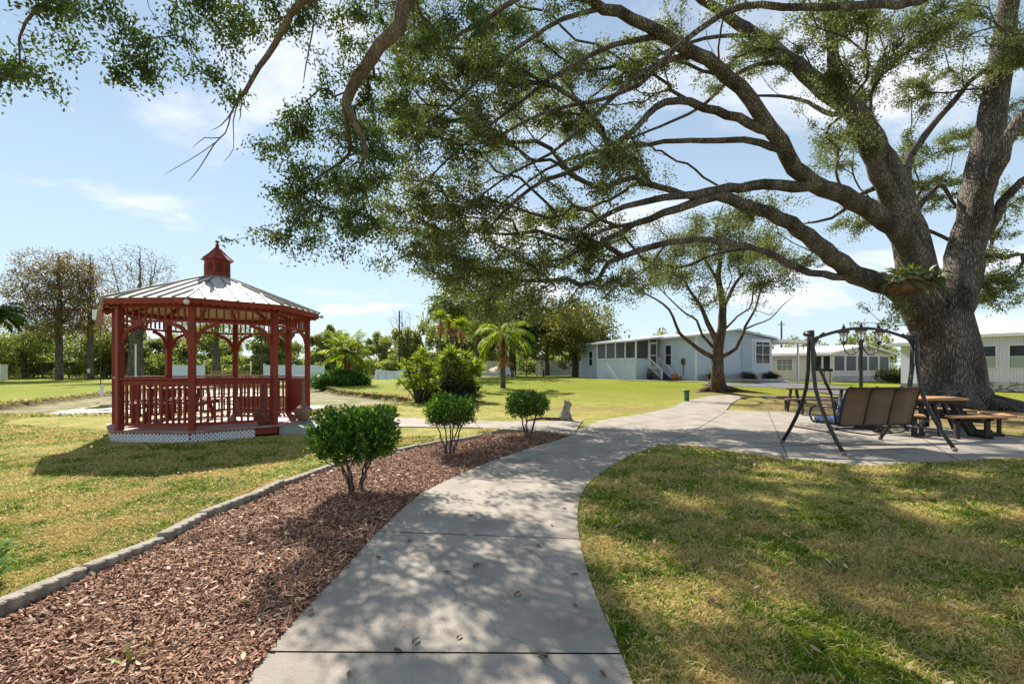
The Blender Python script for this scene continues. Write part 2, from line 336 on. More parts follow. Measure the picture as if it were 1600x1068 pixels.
PATIO = gl([(1033, 695), (1082, 697), (1132, 705), (1222, 716.5), (1311, 725), (1364, 729), (1416, 725), (1495, 722), (1600, 716), (1900, 712), (1900, 706), (1600, 684.5), (1450, 665), (1240, 644.5), (1180, 642.5), (1134, 641), (1110, 657), (1080, 676)])
EDGE = gl([(-60, 990), (0, 968), (78, 927), (169, 888), (269, 842), (312, 815), (400, 780), (440, 761), (520, 731), (566, 718), (624, 706), (684, 693.5), (727, 689), (756, 680), (785, 675), (842, 677), (880, 681)])
EDGE = [EDGE[0] + (EDGE[0] - EDGE[2]) * 1.2] + EDGE
BEDP = poly2(EDGE + [LEFT[i] for i in range(11, -1, -1)])
PATIOP = poly2(PATIO); PATHP = poly2(LEFT + RIGHT[::-1]); SIDEP = poly2(SIDE_T + SIDE_B[::-1])
POND = poly2(gl([(0, 649), (180, 649.5), (330, 648), (485, 643), (545, 639), (593, 635), (650, 629)]) + gl([(663, 625), (642, 620.5), (600, 616), (560, 612.5), (527, 608), (505, 602.5), (450, 601.5), (400, 600.5), (300, 602), (180, 611), (90, 620), (0, 630), (-120, 640), (-200, 648)]))
GAZ = (-6.70, 10.84); GR = 1.889; GA = 4.263

# ---------------------------------------------------------------- ground sheet
def spaced(a, b, pieces):
    o = []
    for lo, hi, st in pieces: o += list(np.arange(lo, hi, st))
    return np.unique(np.round([a] + o + [b], 3))
gx = spaced(-1500, 1500, [(-1400, -200, 200), (-200, -60, 14), (-60, -32, 3), (-32, 14, .22), (14, 40, .8), (40, 70, 3), (70, 220, 15), (220, 1400, 200)])
gy = spaced(-300, 2500, [(-250, -40, 40), (-40, -4, 3), (-4, 12, .25), (12, 46, .22), (46, 90, 2), (90, 300, 20), (300, 2400, 300)])
X, Y = np.meshgrid(gx, gy); Z = H0(X, Y)
ins = inside(POND, X, Y); wob = .12 * np.sin(X * 5.1 + Y * 2.3) + .1 * np.sin(X * 2.2 - Y * 6.7)
near = (X > -45) & (X < 20) & (Y > 8) & (Y < 60)
D = np.full(X.shape, 9.); D[near] = dist(POND, X[near], Y[near]); D = np.where(ins, D + wob * .6, -D)
Z -= .24 * sst(0, .35, D) * ins + .12 * sst(.3, 3.2, D) + .5 * sst(3.0, 9, D)
Z += (.012 * np.sin(X * 1.3 + .7 * Y) + .012 * np.sin(Y * 1.9 - X * .6)) * ((Y > -4) & (Y < 60) & (D < 0) & (D > -500)) * (dist(PATHP, X, Y) > 0)
for P_ in (PATHP, SIDEP, PATIOP, BEDP):
    m_ = inside(P_, X, Y) | (dist(P_, X, Y) < .3)
    Z = np.where(m_, H0(X, Y) - .004, Z)
me = bpy.data.meshes.new('ground')
ny, nx = X.shape; idx = np.arange(nx * ny).reshape(ny, nx)
V = np.stack([X, Y, Z], -1).reshape(-1, 3); Fc = np.stack([idx[:-1, :-1], idx[:-1, 1:], idx[1:, 1:], idx[1:, :-1]], -1).reshape(-1, 4)
me.vertices.add(len(V)); me.vertices.foreach_set('co', V.reshape(-1).astype(np.float32))
me.loops.add(Fc.size); me.loops.foreach_set('vertex_index', Fc.reshape(-1).astype(np.int32))
me.polygons.add(len(Fc)); me.polygons.foreach_set('loop_start', np.arange(0, Fc.size, 4, dtype=np.int32)); me.polygons.foreach_set('loop_total', np.full(len(Fc), 4, dtype=np.int32))
me.polygons.foreach_set('use_smooth', np.ones(len(Fc), bool)); me.materials.append(MG); me.update(calc_edges=True)
OAK = (15.6, 17.0)
sand = sst(.25, .5, D); soil = sst(.02, .14, D) * (1 - sst(.32, .5, D)); soil = np.maximum(soil, np.where(inside(BEDP, X, Y), 1, 0))
lit = np.maximum(1 - sst(4.5, 8.5, np.hypot(X - OAK[0] + 1, (Y - OAK[1]) + 1)), .8 * (1 - sst(.6, 3.5, np.hypot(X - 10.5, Y - 24.5))))
lit = np.maximum(lit, .75 * (1 - sst(.3, 1.8, np.hypot((X - 2.8) / 2.6, Y - 16.4)))); lit = np.maximum(lit, (1 - sst(.5, 1.6, np.hypot((X - 9.8) / 1.6, Y - 7.2))))
for nm, a in (('sand', sand), ('soil', soil), ('litter', lit)):
    at_ = me.attributes.new(nm, 'FLOAT', 'POINT'); at_.data.foreach_set('value', a.reshape(-1).astype(np.float32))
o = bpy.data.objects.new('ground', me); col.objects.link(o); tag(o, kind='structure')

# pond water with floating scum
WAT = bpy.data.materials.new('pond_water'); WAT.use_nodes = True
t = WAT.node_tree; n = t.nodes; l = t.links; b = n['Principled BSDF']
tcn = n.new('ShaderNodeTexCoord'); mp = n.new('ShaderNodeMapping'); mp.inputs['Scale'].default_value = (1, .45, 1); l.new(tcn.outputs['Object'], mp.inputs[0])
x1 = n.new('ShaderNodeTexNoise'); x1.inputs['Scale'].default_value = 1.3; x1.inputs['Detail'].default_value = 8; x1.inputs['Roughness'].default_value = .68; l.new(mp.outputs[0], x1.inputs['Vector'])
mr = n.new('ShaderNodeMapRange'); mr.inputs[1].default_value = .46; mr.inputs[2].default_value = .53; l.new(x1.outputs[0], mr.inputs[0])
mx = n.new('ShaderNodeMix'); mx.data_type = 'RGBA'; l.new(mr.outputs[0], mx.inputs[0]); mx.inputs[6].default_value = (.03, .04, .025, 1); mx.inputs[7].default_value = (.36, .38, .29, 1); l.new(mx.outputs[2], b.inputs['Base Color'])
m2 = n.new('ShaderNodeMapRange'); m2.inputs[3].default_value = .05; m2.inputs[4].default_value = .6; l.new(mr.outputs[0], m2.inputs[0]); l.new(m2.outputs[0], b.inputs['Roughness'])
x2 = n.new('ShaderNodeTexNoise'); x2.inputs['Scale'].default_value = 5; x2.inputs['Detail'].default_value = 3; l.new(tcn.outputs['Object'], x2.inputs['Vector'])
bp = n.new('ShaderNodeBump'); bp.inputs['Strength'].default_value = .12; bp.inputs['Distance'].default_value = .02; l.new(x2.outputs[0], bp.inputs['Height']); l.new(bp.outputs[0], b.inputs['Normal'])
mb = MB(); ctr = POND.mean(0); PW = POND + (POND - ctr) * .03
mb.prism([tuple(p) for p in PW], -1.3, -.33); tag(mb.build('pond_water', WAT), kind='structure')

# ---------------------------------------------------------------- concrete paths
def strip(name, A, B, n, joints, th=.022, mats=(CONC, DARK)):
    """slab run between two border lines, cut by narrow joints at the given fractions."""
    def par(P, ts):
        P = np.array([(p[0], p[1]) for p in P]); s_ = np.r_[0, np.cumsum(np.linalg.norm(np.diff(P, axis=0), axis=1))]; s_ /= s_[-1]
        return np.stack([np.interp(ts, s_, P[:, 0]), np.interp(ts, s_, P[:, 1])], 1)
    A_ = resample(A, .12); B_ = resample(B, .12)
    ts = list(np.linspace(0, 1, n)); Lg = np.linalg.norm(np.diff(A_, axis=0), axis=1).sum(); gw = .007 / Lg
    for j in joints: ts = [q for q in ts if abs(q - j) > gw * 2.5] + [j - gw, j + gw]
    ts = np.array(sorted(ts)); a = par(A_, ts); b_ = par(B_, ts); mb = MB()
    z = lambda p, d: (p[0], p[1], ground(p[0], p[1]) + d)
    for i in range(len(ts) - 1):
        gap = any(abs((ts[i] + ts[i + 1]) / 2 - j) < gw * .5 for j in joints); d = th - (.014 if gap else 0)
        mb.add([z(a[i], d), z(b_[i], d), z(b_[i + 1], d), z(a[i + 1], d)], [(0, 1, 2, 3)], 1 if gap else 0)
        mb.add([z(a[i], d), z(a[i + 1], d), z(a[i + 1], -.05), z(a[i], -.05)], [(0, 1, 2, 3)], 1 if gap else 0)
        mb.add([z(b_[i], d), z(b_[i], -.05), z(b_[i + 1], -.05), z(b_[i + 1], d)], [(0, 1, 2, 3)], 1 if gap else 0)
    return tag(mb.build(name, mats), kind='structure')
Ls = resample(LEFT, .1); Ll = np.r_[0, np.cumsum(np.linalg.norm(np.diff(Ls, axis=0), axis=1))]
jt = []
for y_ in (2.32, 4.05, 6.0, 7.95, 9.8, 11.7, 13.7, 15.8, 18, 20.5):
    i = np.argmin(abs(Ls[:, 1] - y_)); jt.append(Ll[i] / Ll[-1])
strip('footpath', LEFT, RIGHT, 160, jt)
strip('side_path', SIDE_T, SIDE_B, 40, [.13, .3, .47, .64, .80], th=.018)
mb = MB(); mb.prism([tuple(p[:2]) for p in PATIO], -.05, .014); tag(mb.build('patio', CONC), kind='structure')
# narrow joints lying in the patio
mb = MB()
for a, b_ in (((1232, 719), (1200, 643)), ((1500, 722), (1395, 657)), ((1130, 703), (1560, 679))):
    a = g(*a); b_ = g(*b_); mb.bar((a.x, a.y, .0165), (b_.x, b_.y, .0165), .012, .003)
tag(mb.build('patio_joint', DARK), kind='structure')
def ribbon(name, C, wd, m, dz):
    C = resample(C, .8); T = np.gradient(C, axis=0); T = nrm(T); Nn = np.stack([-T[:, 1], T[:, 0]], 1); mb = MB()
    for i in range(len(C)):
        for k in range(7):
            p = C[i] + Nn[i] * wd * (k / 6 - .5); mb.v.append((p[0], p[1], ground(*p) + dz)); mb.k += 1
    for i in range(len(C) - 1):
        for k in range(6): q = i * 7 + k; mb.f.append((q, q + 7, q + 8, q + 1)); mb.mi.append(0); mb.sm.append(True)
    return tag(mb.build(name, m), kind='structure')
ribbon('street', [(22.5, -10), (21, 4), (19.7, 14), (18.6, 20), (18.0, 26), (18.6, 33), (20.5, 42), (25, 60), (40, 90)], 4.6, ASPH, .035)
ribbon('street_branch', [(18.8, 29.2), (16.5, 28.6), (14.3, 29.4), (12.9, 31.0)], 3.0, ASPH, .028)
ribbon('driveway', [(18.7, 33), (21.5, 38), (24.5, 46)], 3.4, CONC, .05)
ribbon('sidewalk', [(11.6, 22.1), (13.2, 21.8), (16.8, 21.4)], 1.0, CONC, .03)
ribbon('house_walk', [(3.0, 40), (7, 37.5), (11, 33.8), (14.2, 32.4)], .9, CONC, .03)

# ---------------------------------------------------------------- mulch bed
MUL = leafmat('mulch_chip', [(0, (.05, .026, .016)), (.3, (.19, .088, .050)), (.6, (.37, .20, .125)), (.85, (.55, .37, .26)), (1, (.68, .54, .42))], rough=.8, trans=0, spec=.2)
mbb = MB(); mbb.prism([tuple(p) for p in BEDP], -.03, .008)
bed = mbb.build('mulch_bed', mat('mulch_base', (.16, .075, .05), .9, (.07, .035, .025), ns=25, bump=1, bs=60)); tag(bed, kind='structure')
def scatter(P, n, dens):
    lo = P.min(0); hi = P.max(0); out = []; k = 0
    while k < n:
        q = rng.uniform(lo, hi, (n, 2)); q = q[inside(P, q[:, 0], q[:, 1])]; q = q[rng.random(len(q)) < dens(q)]
        out.append(q); k += len(q)
    return np.concatenate(out)[:n]
q = scatter(BEDP, 150000, lambda q: np.clip((3.2 / np.maximum(q[:, 1], .5)) ** 1.3, .12, 1) * (q[:, 1] > 1.2) * (q[:, 0] > -4.6 - .3 * q[:, 1]))
C = np.stack([q[:, 0], q[:, 1], .012 + rng.random(len(q)) ** 2 * .028], 1); n_ = len(C)
d = rng.normal(size=(n_, 3)); d[:, 2] *= .28; d = nrm(d); s_ = nrm(np.cross(d, np.array([0, 0, 1.]) + rng.normal(size=(n_, 3)) * .35))
ln = rng.gamma(3, .0082, n_)[:, None] + .01; wd = (ln[:, 0] * rng.uniform(.14, .4, n_))[:, None].clip(.003, .010)
kx = rng.uniform(.6, 1, (n_, 1))
quadmesh_v = np.stack([C - d * ln / 2 - s_ * wd / 2 * kx, C + d * ln / 2 - s_ * wd / 2, C + d * ln / 2 + s_ * wd / 2 * kx, C - d * ln / 2 + s_ * wd / 2], 1)
tag(quadmesh('wood_mulch', quadmesh_v, MUL, rnd=rng.beta(1.6, 1.9, n_)), 'reddish brown wood chip mulch covering the planting bed', 'mulch', kind='stuff')
q = scatter(BEDP, 420, lambda q: (q[:, 1] > 1.2) * np.clip(3 / np.maximum(q[:, 1], .5), 0, 1)); C = np.stack([q[:, 0], q[:, 1], rng.uniform(.035, .05, len(q))], 1)
def ovals(C, ln, wd, flat=.3):
    n = len(C); d = rng.normal(size=(n, 3)); d[:, 2] *= flat; d = nrm(d); s_ = nrm(np.cross(d, np.array([0, 0, 1.]) + rng.normal(size=(n, 3)) * flat))
    ln = (ln * rng.uniform(.7, 1.2, n))[:, None]; wd = (wd * rng.uniform(.7, 1.2, n))[:, None]
    return np.stack([C + d * ln * a + s_ * wd * b_ for a, b_ in ((-.5, 0), (-.25, .38), (.1, .5), (.38, .3), (.5, 0), (.38, -.3), (.1, -.5), (-.25, -.38))], 1)
LIT = leafmat('leaf_litter', [(0, (.14, .075, .04)), (.5, (.30, .19, .10)), (1, (.55, .42, .27))], rough=.6, trans=.1)
tag(quadmesh('leaf_litter', ovals(C, .052, .022), LIT), 'pale dry leaves lying among the wood chips', 'leaf litter', kind='stuff')

# scalloped concrete edging
E2 = resample(EDGE, .05); Es = np.r_[0, np.cumsum(np.linalg.norm(np.diff(E2, axis=0), axis=1))]
ordn = 'first second third fourth fifth sixth seventh eighth ninth tenth eleventh twelfth thirteenth fourteenth fifteenth sixteenth seventeenth eighteenth nineteenth twentieth twenty-first twenty-second twenty-third twenty-fourth twenty-fifth twenty-sixth twenty-seventh twenty-eighth twenty-ninth thirtieth'.split()
bl = .6; out_ = []
for k in range(6):
    for a in np.linspace(math.pi, 0, 6)[:-1]: out_.append((-bl / 2 + .05 + k * .1 + .05 * math.cos(a), .045 + .022 * math.sin(a)))
out_ += [(bl / 2, .045), (bl / 2, -.03), (-bl / 2, -.03)]
mb = MB(); mb.prism(out_[::-1], -.06, .115); proto = None
vis = 0
for k, s0 in enumerate(np.arange(.3, Es[-1] - .2, .606)):
    x_, y_ = np.interp(s0, Es, E2[:, 0]), np.interp(s0, Es, E2[:, 1]); x2, y2 = np.interp(s0 + .2, Es, E2[:, 0]), np.interp(s0 + .2, Es, E2[:, 1])
    if y_ < 1.5: continue
    if proto is None: proto = mb.build('edging_block', CONC2, bevel=.008); o = proto
    else: o = proto.copy(); col.objects.link(o)
    o.location = (x_, y_, random.uniform(-.028, -.004) - .012 * min(3, k / 4)); o.rotation_euler = (R(random.uniform(-2, 2)), R(random.uniform(-2.5, 2.5)), math.atan2(y2 - y_, x2 - x_) + math.pi + R(random.uniform(-2.5, 2.5)))
    tag(o, f'scalloped grey concrete edging block, {ordn[vis]} from the near end of the mulch bed', 'edging block', 'concrete edging blocks along the mulch bed'); vis += 1

# ---------------------------------------------------------------- grass blades
def blades(name, q, ln, wd, label):
    n_ = len(q); z0 = H0(q[:, 0], q[:, 1]) - .004; C = np.stack([q[:, 0], q[:, 1], z0], 1)
    a = rng.uniform(0, 2 * math.pi, n_); up = rng.uniform(.25, 1.2, n_); d = nrm(np.stack([np.cos(a), np.sin(a), up], 1))
    s_ = np.stack([-np.sin(a), np.cos(a), rng.normal(size=n_) * .3], 1); s_ = nrm(s_)
    l_ = (ln * rng.uniform(.5, 1.4, n_))[:, None]; w_ = (wd * rng.uniform(.6, 1.3, n_))[:, None]
    d2 = nrm(d + np.array([0, 0, -.8]) * rng.uniform(.4, 1.6, (n_, 1)))
    m_ = C + d * l_ * .55; tip = m_ + d2 * l_ * .5
    Q = np.concatenate([np.stack([C - s_ * w_ * .5, C + s_ * w_ * .5, m_ + s_ * w_ * .4, m_ - s_ * w_ * .4], 1), np.stack([m_ - s_ * w_ * .4, m_ + s_ * w_ * .4, tip + s_ * w_ * .06, tip - s_ * w_ * .06], 1)], 0)
    rr = rng.random(n_); return tag(quadmesh(name, Q, MBl, rnd=np.r_[rr, rr]), label, 'grass', kind='stuff')
GRASS_R = np.array([(RIGHT[i][0], RIGHT[i][1]) for i in range(0, 11)] + [tuple(PATIOP[i]) for i in range(1, 10)] + [(14, 5), (10, 1), (2, .6)])
fr = lambda q: (np.abs(q[:, 0]) < 1.12 * q[:, 1] + .6) * (q[:, 1] > 1.8)
q = scatter(GRASS_R, 230000, lambda q: fr(q) * np.clip((2.6 / q[:, 1]) ** 1.6, .05, 1)); q = q[dist(PATHP, q[:, 0], q[:, 1]) > .005]
k_ = np.clip(q[:, 1] / 4, .8, 2.4); blades('grass', q, .072 * np.minimum(k_, 1.1), .0070 * k_, 'coarse green and straw lawn grass right of the concrete path')
GRASS_L = np.array([(p[0], p[1]) for p in EDGE[:-4]] + [tuple(SIDEP[i]) for i in (9, 8, 7)] + [(-6, 9.6), (-13, 12), (-14, 14), (-16, 13), (-8, 3), (-5, 1)])
q = scatter(GRASS_L, 230000, lambda q: fr(q) * np.clip((4. / q[:, 1]) ** 1.5, .05, 1)); q = q[(dist(poly2(EDGE), q[:, 0], q[:, 1], False) > .05) & (np.hypot(q[:, 0] - GAZ[0], q[:, 1] - GAZ[1]) > 2.0)]
k_ = np.clip(q[:, 1] / 4, .8, 3); blades('grass', q, .060 * np.minimum(k_, 1.1), .0065 * k_, 'straw and green lawn grass between the mulch bed and gazebo')
bm_ = q[:0]
def lit_scatter(name, P_, n_, lab):
    q = scatter(P_, n_, lambda q: fr(q) * np.clip((4 / q[:, 1]) ** 1.2, .05, 1)); tag(quadmesh(name, ovals(np.stack([q[:, 0], q[:, 1], rng.uniform(.02, .05, len(q))], 1), .055, .024, .5), LIT), lab, 'leaf litter', kind='stuff')
lit_scatter('leaf_litter', GRASS_R, 330, 'dry brown leaves strewn over the right lawn'); lit_scatter('leaf_litter', GRASS_L, 160, 'dry leaves strewn over the lawn left of the bed')
# taller fringe on the eroded pond bank
q = POND[rng.integers(0, len(POND), 14000)]; t_ = rng.random((14000, 1)); j = rng.integers(0, len(POND), 14000)
q = POND[j] * (1 - t_) + POND[(j + 1) % len(POND)] * t_ + rng.normal(size=(14000, 2)) * .12
blades('bank_grass', q, .17, .03, 'shaggy grass fringe hanging over the pond bank')

# ================================================================ GAZEBO
gz = empty('gazebo', (GAZ[0], GAZ[1], 0), label='red wooden octagonal gazebo with pale metal roof, cupola and white lattice skirt', cat='gazebo')
FL, RT, PT = .22, 1.20, 2.63               # floor, rail top, post top
def gv(i, r=GR): a = GA + math.pi / 4 * i; return Vector((r * math.cos(a), r * math.sin(a), 0))
def octo(r): return [gv(i, r)[:2] for i in range(8)]
mb = MB(); mb.prism(octo(2.07), FL - .035, FL); mb.build('deck', REDD, gz, bevel=.004)
mb = MB(); mb.prism(octo(2.0), FL - .17, FL - .036); mb.build('rim_joist', RED, gz)
for i in range(8):
    p = gv(i); mb = MB(); a = GA + math.pi / 4 * i
    mb.box((p.x, p.y, (FL + PT) / 2 + .002), (.115, .115, PT - FL), a)
    mb.build('post', RED, gz, bevel=.006)
def baymat(i, r=GR):
    a = gv(i, r); b_ = gv(i + 1, r); c = (a + b_) / 2; u = (b_ - a).normalized(); v = Vector((0, 0, 1)); w_ = u.cross(v)
    return Matrix(((u.x, w_.x, 0, c.x), (u.y, w_.y, 0, c.y), (u.z, w_.z, 1, 0), (0, 0, 0, 1))), (b_ - a).length
for i in range(8):
    M, Lb = baymat(i); h = Lb / 2 - .05
    P = lambda x, y, z: tuple(M @ Vector((x, y, z)))
    # railing
    if i not in (2,):
        mb = MB(); mb.bar(P(-h, 0, RT), P(h, 0, RT), .13, .035); mb.bar(P(-h, 0, RT - .085), P(h, 0, RT - .085), .045, .085)
        mb.build('handrail', RED, gz)
        if i == 3:
            mb = MB(); mb.bar(P(-h, 0, (FL + RT) / 2 - .02), P(h, 0, (FL + RT) / 2 - .02), .03, RT - FL - .16)
            for k in range(9): mb.bar(P(-h + .06 + k * .15, 0, FL + .04), P(-h + .06 + k * .15, 0, RT - .13), .012, .036, up=(M @ Vector((0, 1, 0, 0)))[:3])
            mb.build('side_panel', RED, gz)
        else:
            mb = MB(); mb.bar(P(-h, 0, FL + .10), P(h, 0, FL + .10), .04, .05)
            nb = 11
            for k in range(nb): x_ = -h + (k + .8) * 2 * h / (nb + .6); mb.box(P(x_, 0, (FL + .125 + RT - .128) / 2), (.036, .036, RT - FL - .253), math.atan2(M[1][0], M[0][0]))
            mb.build('balustrade', RED, gz)
    # spindle frieze under the eave
    mb = MB(); zt, zb_ = PT - .03, PT - .33
    mb.bar(P(-h, 0, zb_), P(h, 0, zb_), .05, .045); mb.bar(P(-h, 0, zt), P(h, 0, zt), .07, .09)
    for k in range(10): x_ = -h + (k + .75) * 2 * h / 10.5; mb.box(P(x_, 0, (zt + zb_) / 2 - .01), (.028, .028, .215), math.atan2(M[1][0], M[0][0]))
    mb.build('frieze', RED, gz)
    # scrolled corner brackets
    for s_ in (-1, 1):
        arc = []
        for k in range(13):
            a = R(90 * k / 12); arc.append((.36 - .36 * math.cos(a) * 1.0, -.36 + .36 * math.sin(a)))
        inner = [(x_ * 1, z_) for x_, z_ in arc]          # quarter arc from (0,-.36) to (.36,0)
        outl = [(0, -.40), (.05, -.42), (.062, -.37), (.045, -.34)] + [(.36 - .285 * math.cos(R(a)), -.36 + .285 * math.sin(R(a))) for a in (10, 22, 34, 46, 58, 70, 80)] + [(.37, -.045), (.40, -.062), (.42, -.03), (.40, 0)] + [(.36 - .36 * math.cos(R(a)), -.36 + .36 * math.sin(R(a))) for a in (84, 66, 48, 30, 12)] + [(0, -.30)]
        outl = [(s_ * (-h + x_), PT - .355 + z_) for x_, z_ in outl]
        if s_ > 0: outl = outl[::-1]
        outl = [(x_, z_) for x_, z_ in outl]
        mb = MB(); mb.flat([(-x_ if False else x_, z_) for x_, z_ in outl], M, .04); mb.build('bracket', RED, gz)
    # rafter-tail fascia with scalloped edge
    Mf, Lf = baymat(i, 2.13); hf = Lf / 2
    pts = [(hf, 2.70), (-hf, 2.70), (-hf, 2.585)]
    ns_ = 12
    for k in range(ns_):
        x0 = -hf + k * Lf / ns_
        for a in (0, .25, .5, .75): pts.append((x0 + a * Lf / ns_, 2.585 - .0 + (.030 * math.sin(a * math.pi))))
    pts.append((hf, 2.585))
    mb = MB(); mb.flat(pts, Mf, .03); mb.build('fascia', RED, gz)
# roof: eight sheets with standing seams
RE, RI, ZE, ZI = 2.17, .27, 2.715, 3.44
mb = MB(); sm = MB(); und = MB()
for i in range(8):
    a0, a1 = gv(i, RE), gv(i + 1, RE); b0, b1 = gv(i, RI), gv(i + 1, RI)
    for q_, z_ in ((a0, ZE), (a1, ZE), (b0, ZI), (b1, ZI)): q_.z = z_
    nn = (a1 - a0).cross(b0 - a0).normalized()
    mb.add([a0, a1, b1, b0] + [p - nn * .012 for p in (a0, a1, b1, b0)], [(0, 1, 2, 3), (7, 6, 5, 4), (0, 4, 5, 1)])
    sm.bar(a0 + nn * .012, b0 + nn * .012, .03, .03, up=nn)
    e = (a1 - a0); mid0 = (b0 + b1) / 2; el = e.length; e.normalize()
    up_ = ((b0 + b1) / 2 - (a0 + a1) / 2); ul = up_.length; up_.normalize()
    for k in range(1, 6):
        x_ = el * k / 6; dmid = abs(x_ - el / 2); bl_ = (b1 - b0).length / 2
        tmax = ul if dmid <= bl_ else ul * (el / 2 - dmid) / (el / 2 - bl_)
        s0 = a0 + e * x_; sm.bar(s0 + nn * .012, s0 + up_ * (tmax - .02) + nn * .012, .016, .03, up=nn)
        sm.bar(s0 + nn * .012 - up_ * .02, s0 + up_ * .03 + nn * .012, .03, .034, up=nn)
    # rafters and boards below
    und.bar(a0 * .97 + Vector((0, 0, -.0)) - nn * .06, b0 - nn * .06, .04, .09, up=nn)
    m0 = (a0 + a1) / 2; und.bar(m0 - nn * .055, (b0 + b1) / 2 - nn * .055, .036, .08, up=nn)
rf = mb.build('roof', ROOFM, gz); sm.build('roof_seams', SEAM, rf); und.build('rafters', RED, gz)
# cupola
cu = MB(); cu.lathe([(.27, 3.36), (.30, 3.42), (.295, 3.455), (.26, 3.47)], n=8, smooth=False, a0=GA); fl_ = cu.build('flashing', FLASH, gz)
mb = MB(); mb.lathe([(.262, 3.455), (.262, 3.845)], n=8, smooth=False, a0=GA); cup = mb.build('cupola', RED, gz)
for i in range(8):
    Mw, Lw = baymat(i, .262); Mw = Mw @ Matrix.Translation((0, .0, 0))
    outl = [(-.055, 3.56), (.055, 3.56), (.055, 3.70)] + [(.055 * math.cos(R(a)), 3.70 + .055 * math.sin(R(a))) for a in (30, 60, 90, 120, 150)] + [(-.055, 3.70)]
    mb = MB(); mb.flat(outl, Mw, .008); mb.build('louvre_opening', DARK, cup)
    mb = MB()
    for k in range(4): mb.bar(Mw @ Vector((-.055, .008, 3.585 + k * .042)), Mw @ Vector((.055, .008, 3.585 + k * .042)), .012, .016)
    mb.bar(Mw @ Vector((-.085, .004, 3.52)), Mw @ Vector((.085, .004, 3.52)), .012, .025)
    mb.build('louvre', RED, cup)
mb = MB(); mb.lathe([(.315, 3.845), (.33, 3.84), (.20, 3.955), (.10, 4.06), (.02, 4.16), (.015, 4.2)], n=8, smooth=False, a0=GA)
for i in range(8):
    pts = []
    for r_, z_ in ((.33, 3.843), (.20, 3.96), (.10, 4.065), (.02, 4.165)): q_ = gv(i, r_); q_.z = z_; pts.append(q_)
    mb.tube(pts, .011, 4)
mb.build('cupola_roof', RED, gz)
mb = MB(); mb.lathe([(.018, 4.15), (.04, 4.18), (.045, 4.205), (.02, 4.225), (.018, 4.235), (.036, 4.255), (.04, 4.275), (.028, 4.295), (.008, 4.31)], n=12); mb.build('finial', RED, gz)
# lattice skirt
for i, part in ((0, 1.), (1, .72), (7, 1.), (6, 1.), (4, 1.), (5, 1.)):
    M, Lb = baymat(i, 2.02); h = Lb / 2; mb = MB(); x1 = -h + Lb * part; z0, z1 = -.02, FL - .05; H_ = z1 - z0
    for s_ in (-1, 1):
        k = -h - H_
        while k < x1 + H_:
            a = (k, z0); b_ = (k + H_, z1)
            if s_ < 0: a, b_ = (k + H_, z0), (k, z1)
            lo, hi = -h + .01, x1 - .01
            def cl(p, q_):
                t0, t1 = 0., 1.; dx_ = q_[0] - p[0]
                ta, tb = (lo - p[0]) / dx_, (hi - p[0]) / dx_; ta, tb = min(ta, tb), max(ta, tb); t0, t1 = max(t0, ta), min(t1, tb)
                return None if t1 - t0 < .02 else ((p[0] + dx_ * t0, p[1] + (q_[1] - p[1]) * t0), (p[0] + dx_ * t1, p[1] + (q_[1] - p[1]) * t1))
            c = cl(a, b_)
            if c: mb.bar(M @ Vector((c[0][0], s_ * .004, c[0][1])), M @ Vector((c[1][0], s_ * .004, c[1][1])), .007, .028, up=tuple((M.to_3x3() @ Vector((-(b_[1] - a[1]), 0, b_[0] - a[0])).normalized())))
            k += .072
    mb.build('lattice', WHITE, gz)
# built-in bench on the pond side
for i in (4, 5, 6):
    M, Lb = baymat(i, 1.68); h = Lb / 2 - .02; mb = MB()
    for k in range(3): mb.bar(M @ Vector((-h, -.09 + k * .12 - .03, FL + .45)), M @ Vector((h, -.09 + k * .12 - .03, FL + .45)), .105, .035)
    for x_ in (-h + .1, h - .1): mb.bar(M @ Vector((x_, -.03, FL)), M @ Vector((x_, -.03, FL + .43)), .07, .07)
    mb.build('bench', REDD, gz)
# floodlights at the eave corners
for i in (1, 3):
    q_ = gv(i, 2.19); z_ = 2.63 if i == 1 else 2.645
    mb = MB(); mb.lathe([(.015, -.03), (.035, -.02), (.05, .04), (.048, .055)], n=12); m_ = Matrix.Rotation(R(110), 4, Vector((-q_.y, q_.x, 0)).normalized()) if i == 1 else Matrix.Rotation(R(80), 4, Vector((-q_.y, q_.x, 0)).normalized())
    mb.v = [tuple(m_ @ Vector(v_) + q_ + Vector((0, 0, z_))) for v_ in mb.v]; mb.bar(q_ * .96 + Vector((0, 0, z_)), q_ + Vector((0, 0, z_)), .03, .03)
    mb.build('floodlight', WHITE, gz)
# concrete step at the open bay
M, Lb = baymat(2, 2.03)
st = MB(); h = Lb / 2 - .02
vs = [M @ Vector(p) for p in ((-h, 0, .19), (h, 0, .19), (h, -1.3 if False else 1.15, .03), (-h, 1.15, .03), (-h, 0, -.05), (h, 0, -.05), (h, 1.15, -.05), (-h, 1.15, -.05))]
# outward direction of this bay in its own frame
if (M @ Vector((0, 1, 0))).length < (M @ Vector((0, -1, 0))).length: vs = [M @ Vector((p[0], -p[1], p[2])) for p in ((-h, 0, .19), (h, 0, .19), (h, 1.15, .03), (-h, 1.15, .03), (-h, 0, -.05), (h, 0, -.05), (h, 1.15, -.05), (-h, 1.15, -.05))]
st.add(vs, [(0, 3, 2, 1), (0, 4, 7, 3), (3, 7, 6, 2), (1, 2, 6, 5), (0, 1, 5, 4)])
o = st.build('ramp', mat('weathered_concrete', (.30, .33, .29), .85, (.22, .25, .21), ns=6), loc=(GAZ[0], GAZ[1], 0)); tag(o, 'low grey green concrete ramp leading into the open bay of the gazebo', 'ramp')
